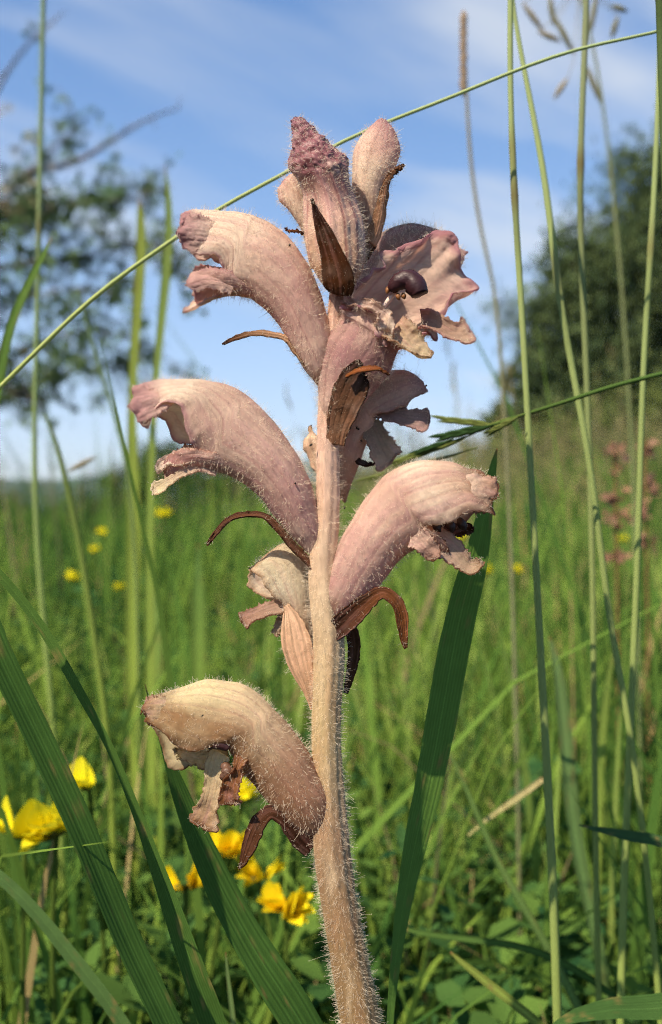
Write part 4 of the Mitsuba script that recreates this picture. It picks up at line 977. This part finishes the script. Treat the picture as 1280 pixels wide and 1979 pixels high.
# the open flower, upper right, its mouth towards the viewer
f8 = flower()
TH = np.radians([0, 22, 45, 68, 92, 112, 130, 150, 180, 215, 260, 310])
rim = np.array([(690, 552, -12), (726, 514, 8), (776, 483, 32), (864, 452, 58), (892, 512, 66), (919, 560, 60), (856, 602, 42), (838, 640, 16), (792, 656, -34), (748, 642, -62), (708, 604, -62), (668, 586, -40)], float)


def ring_of(c, ax, r, depth):
    ax = np.array(ax, float) / np.linalg.norm(ax)
    n1 = np.array([ax[1], -ax[0], 0.0])                      # the back side, in the plane
    return np.array([np.append(np.array(c[:2]) + n1[:2] * r * math.cos(t), c[2] + depth * math.sin(t)) for t in TH])


ringset = [ring_of((640, 838, 4), (0.1, -1), 14, 14), ring_of((652, 790, 0), (0.25, -1), 36, 36), ring_of((668, 740, 0), (0.35, -1), 58, 52), ring_of((690, 690, 0), (0.42, -1), 70, 60), ring_of((714, 645, -2), (0.55, -1), 66, 60)]
throat = ringset[-1]
mid1 = throat * 0.62 + rim * 0.38
ctr = mid1.mean(0)
mid1 = mid1 + (mid1 - ctr) / np.linalg.norm(mid1 - ctr, axis=1, keepdims=True) * 5
mid2 = throat * 0.22 + rim * 0.78
mid2 = mid2 + (mid2 - mid2.mean(0)) / np.linalg.norm(mid2 - mid2.mean(0), axis=1, keepdims=True) * 1
ringset += [mid1, mid2, rim]
ns = 200
dense = []
for R_ in ringset:
    cs = CubicSpline(np.append(TH, TH[0] + 2 * np.pi), np.vstack([R_, R_[:1]]), axis=0, bc_type='periodic')
    dense.append(cs(np.linspace(0, 2 * np.pi, ns)))
nt = 170
P = PchipInterpolator(np.arange(len(dense)), np.array(dense), axis=0)(np.linspace(0, len(dense) - 1, nt))
G = near(P)
axp = G.mean(1, keepdims=True)
N = outward(G, axp)
T_, S_ = np.meshgrid(np.linspace(0, 1, nt), np.linspace(-1, 1, ns), indexing='ij')
wrapfade = np.clip((1 - np.abs(S_)) / 0.04, 0, 1)
G = ruffle(G, N * wrapfade[..., None], T_, S_ * 0.85, 101, 0.0007, np.clip((T_ - 0.80) / 0.20, 0, 1), 0.0032, 8)
fr = np.clip((T_ - 0.80) / 0.20, 0, 1) ** 1.6
fq = meshkit.fbm(np.stack([S_ * 3, T_ * 2, 0 * T_], -1), 2, seed=77) - 0.5
G = G + N * (fr * (0.00085 * np.sin(np.pi * 9 * S_ + 5 * fq * wrapfade) + 0.00045 * np.sin(np.pi * 21 * S_ + 7 * fq * wrapfade)) * wrapfade)[..., None]
curlout = np.clip((T_ - 0.955) / 0.045, 0, 1) ** 2
G = G + N * (curlout * 0.0003)[..., None]
N = outward(G, axp)
co = petal_colour(G, T_, S_, [(0, TAN), (0.15, PINK), (0.4, (0.50, 0.29, 0.27)), (0.75, PINK), (1, CREAM)], (0.46, 0.22, 0.27), 8, 0.25, 101, 0.6, 0.03)
ci = petal_colour(G, T_, S_, [(0, PINK), (0.5, (0.66, 0.44, 0.37)), (0.66, (0.82, 0.63, 0.52)), (0.93, (0.84, 0.66, 0.55)), (1, ROSE)], (0.52, 0.27, 0.31), 8, 0.34, 111, 0.55, 0.035)
m, c = shell(G, N, 0.00022, co, ci)
add('corolla', m, 'petal', f8, color=c)
hair_bits.append(hairs(G, N, 7, 0.0005, 0.000017, np.random.default_rng(501)))
hair_bits.append(hairs(G, N, 30, 0.0005, 0.000017, np.random.default_rng(502), mask=(T_ > 0.965).astype(float)))
lobe(f8, [(812, 620, 14, 50), (846, 626, 0, 44), (875, 642, -8, 46), (893, 645, -12, 62), (910, 640, -14, 60)], (-0.1, -0.55, -0.8), 103, (0.46, 0.26, 0.19), (0.60, 0.46, 0.34), edge=ROSE, curl=0.22, tip=0.1, amp=0.0006)
lobe(f8, [(755, 630, -46, 56), (772, 645, -62, 62), (795, 664, -72, 56), (836, 684, -74, 22)], (-0.35, -0.9, -0.55), 104, (0.62, 0.44, 0.30), (0.72, 0.62, 0.40), edge=RUST, curl=0.25, tip=0.15, amp=0.0009)
lobe(f8, [(668, 582, -46, 22), (700, 592, -68, 26), (728, 600, -76, 28), (746, 622, -78, 30), (750, 652, -74, 26)], (-0.3, -0.9, -0.6), 105, (0.58, 0.36, 0.28), CREAM, edge=RUST, curl=0.3, tip=0.1, amp=0.0011, base_t=1)
stigma(f8, [(758, 560, -16), (770, 546, -22), (790, 540, -24), (806, 556, -28), (812, 570, -30)], [10, 17, 19, 21, 16], (0.030, 0.008, 0.011))
anther(f8, [((752, 552, -14), (748, 568, -16), 5), ((768, 566, -20), (772, 580, -22), 5), ((778, 566, -20), (783, 578, -22), 5)])
V, F = tube(near(spline([(735, 600, 0), (755, 575, -4), (775, 550, -14)], 10)), np.array([5] * 10) * FOCUS / FPX, 8)
add('style', (V, F), 'flesh', f8, color=np.tile(PINK, (len(V), 1)))
put_hairs(f8)

# bracts
def bract(path, face, seed, c0, c1, label=None, **kw):
    a = dict(edge=DARK, curl=0.16, name='bract', tip=0.0, amp=0.0004, teeth=0.0006, hair=2.5, bsdf='dry', frill=0.5, veins=2.5, th=0.00018)
    k = lobe(spike, path, face, seed, c0, c1, **{**a, **kw})
    put_hairs(k)
    if label:
        labels[k] = {'label': label}


bract([(606, 716, -6, 20), (584, 690, -14, 22), (562, 662, -18, 20), (540, 650, -18, 18), (490, 644, -14, 16), (455, 652, -10, 10), (432, 663, -8, 2)], (0.1, -0.8, -0.7), 201, TAN, BROWN)
bract([(606, 1096, -10, 18), (570, 1058, -16, 18), (545, 1030, -20, 17), (520, 1003, -22, 15), (488, 994, -22, 13), (450, 1000, -20, 11), (422, 1025, -18, 10), (400, 1051, -16, 2)], (0.1, -0.8, -0.7), 202, BROWN, BROWN)
bract([(642, 1226, -24, 30), (680, 1190, -34, 40), (715, 1160, -38, 30), (742, 1146, -40, 24), (766, 1164, -40, 26), (778, 1200, -38, 24), (785, 1252, -36, 2)], (0.35, -0.5, -0.9), 203, DARK, RUST)
bract([(606, 1640, -14, 40), (570, 1600, -22, 40), (545, 1578, -26, 26), (522, 1570, -26, 24), (500, 1592, -26, 30), (482, 1635, -24, 28), (464, 1678, -22, 2)], (-0.2, -0.6, -0.9), 204, DARK, BROWN)
bract([(648, 860, -22, 36), (657, 812, -42, 50), (673, 766, -60, 64), (690, 728, -72, 56), (703, 716, -78, 44)], (-0.25, 0.1, -1), 205, (0.22, 0.11, 0.06), (0.010, 0.005, 0.004), 'broad dark brown bract in front of the stem with a bent tip', curl=0.06, hair=5)
bract([(668, 728, -84, 8), (696, 714, -88, 15), (722, 712, -84, 15), (752, 722, -74, 5)], (-0.1, -0.9, -0.7), 206, (0.17, 0.055, 0.014), (0.14, 0.048, 0.014), curl=0.1, nt=36, ns=16)
bract([(668, 1340, 16, 8), (680, 1290, 24, 22), (684, 1240, 26, 26), (672, 1200, 20, 18)], (0.6, 0, -1), 207, (0.08, 0.04, 0.02), BROWN)
bract([(700, 506, 30, 16), (716, 470, 34, 26), (736, 420, 34, 20)], (0.6, 0, -0.8), 208, RUST, BROWN, hair=5)

# dark specks of dust and tiny insects
r = np.random.default_rng(8)
V, F = merge([spindle(near(np.array([u, v, d])) - s_, near(np.array([u, v, d])) + s_, 0.00012, 6, 5) for u, v, d, s_ in
              [(u, v, d, r.normal(0, 0.00012, 3)) for u, v, d in ((601, 860, -22), (571, 934, -54), (560, 473, -30), (693, 829, 26), (699, 852, 26), (690, 826, 26), (352, 446, -36), (677, 1575, 0), (674, 1583, 0), (666, 981, 0), (824, 745, 62), (391, 1384, -50))]])
k = add('dust', (V, F), 'bark', spike, color=np.tile([0.02, 0.018, 0.016], (len(V), 1)))
labels[k] = {'kind': 'stuff'}
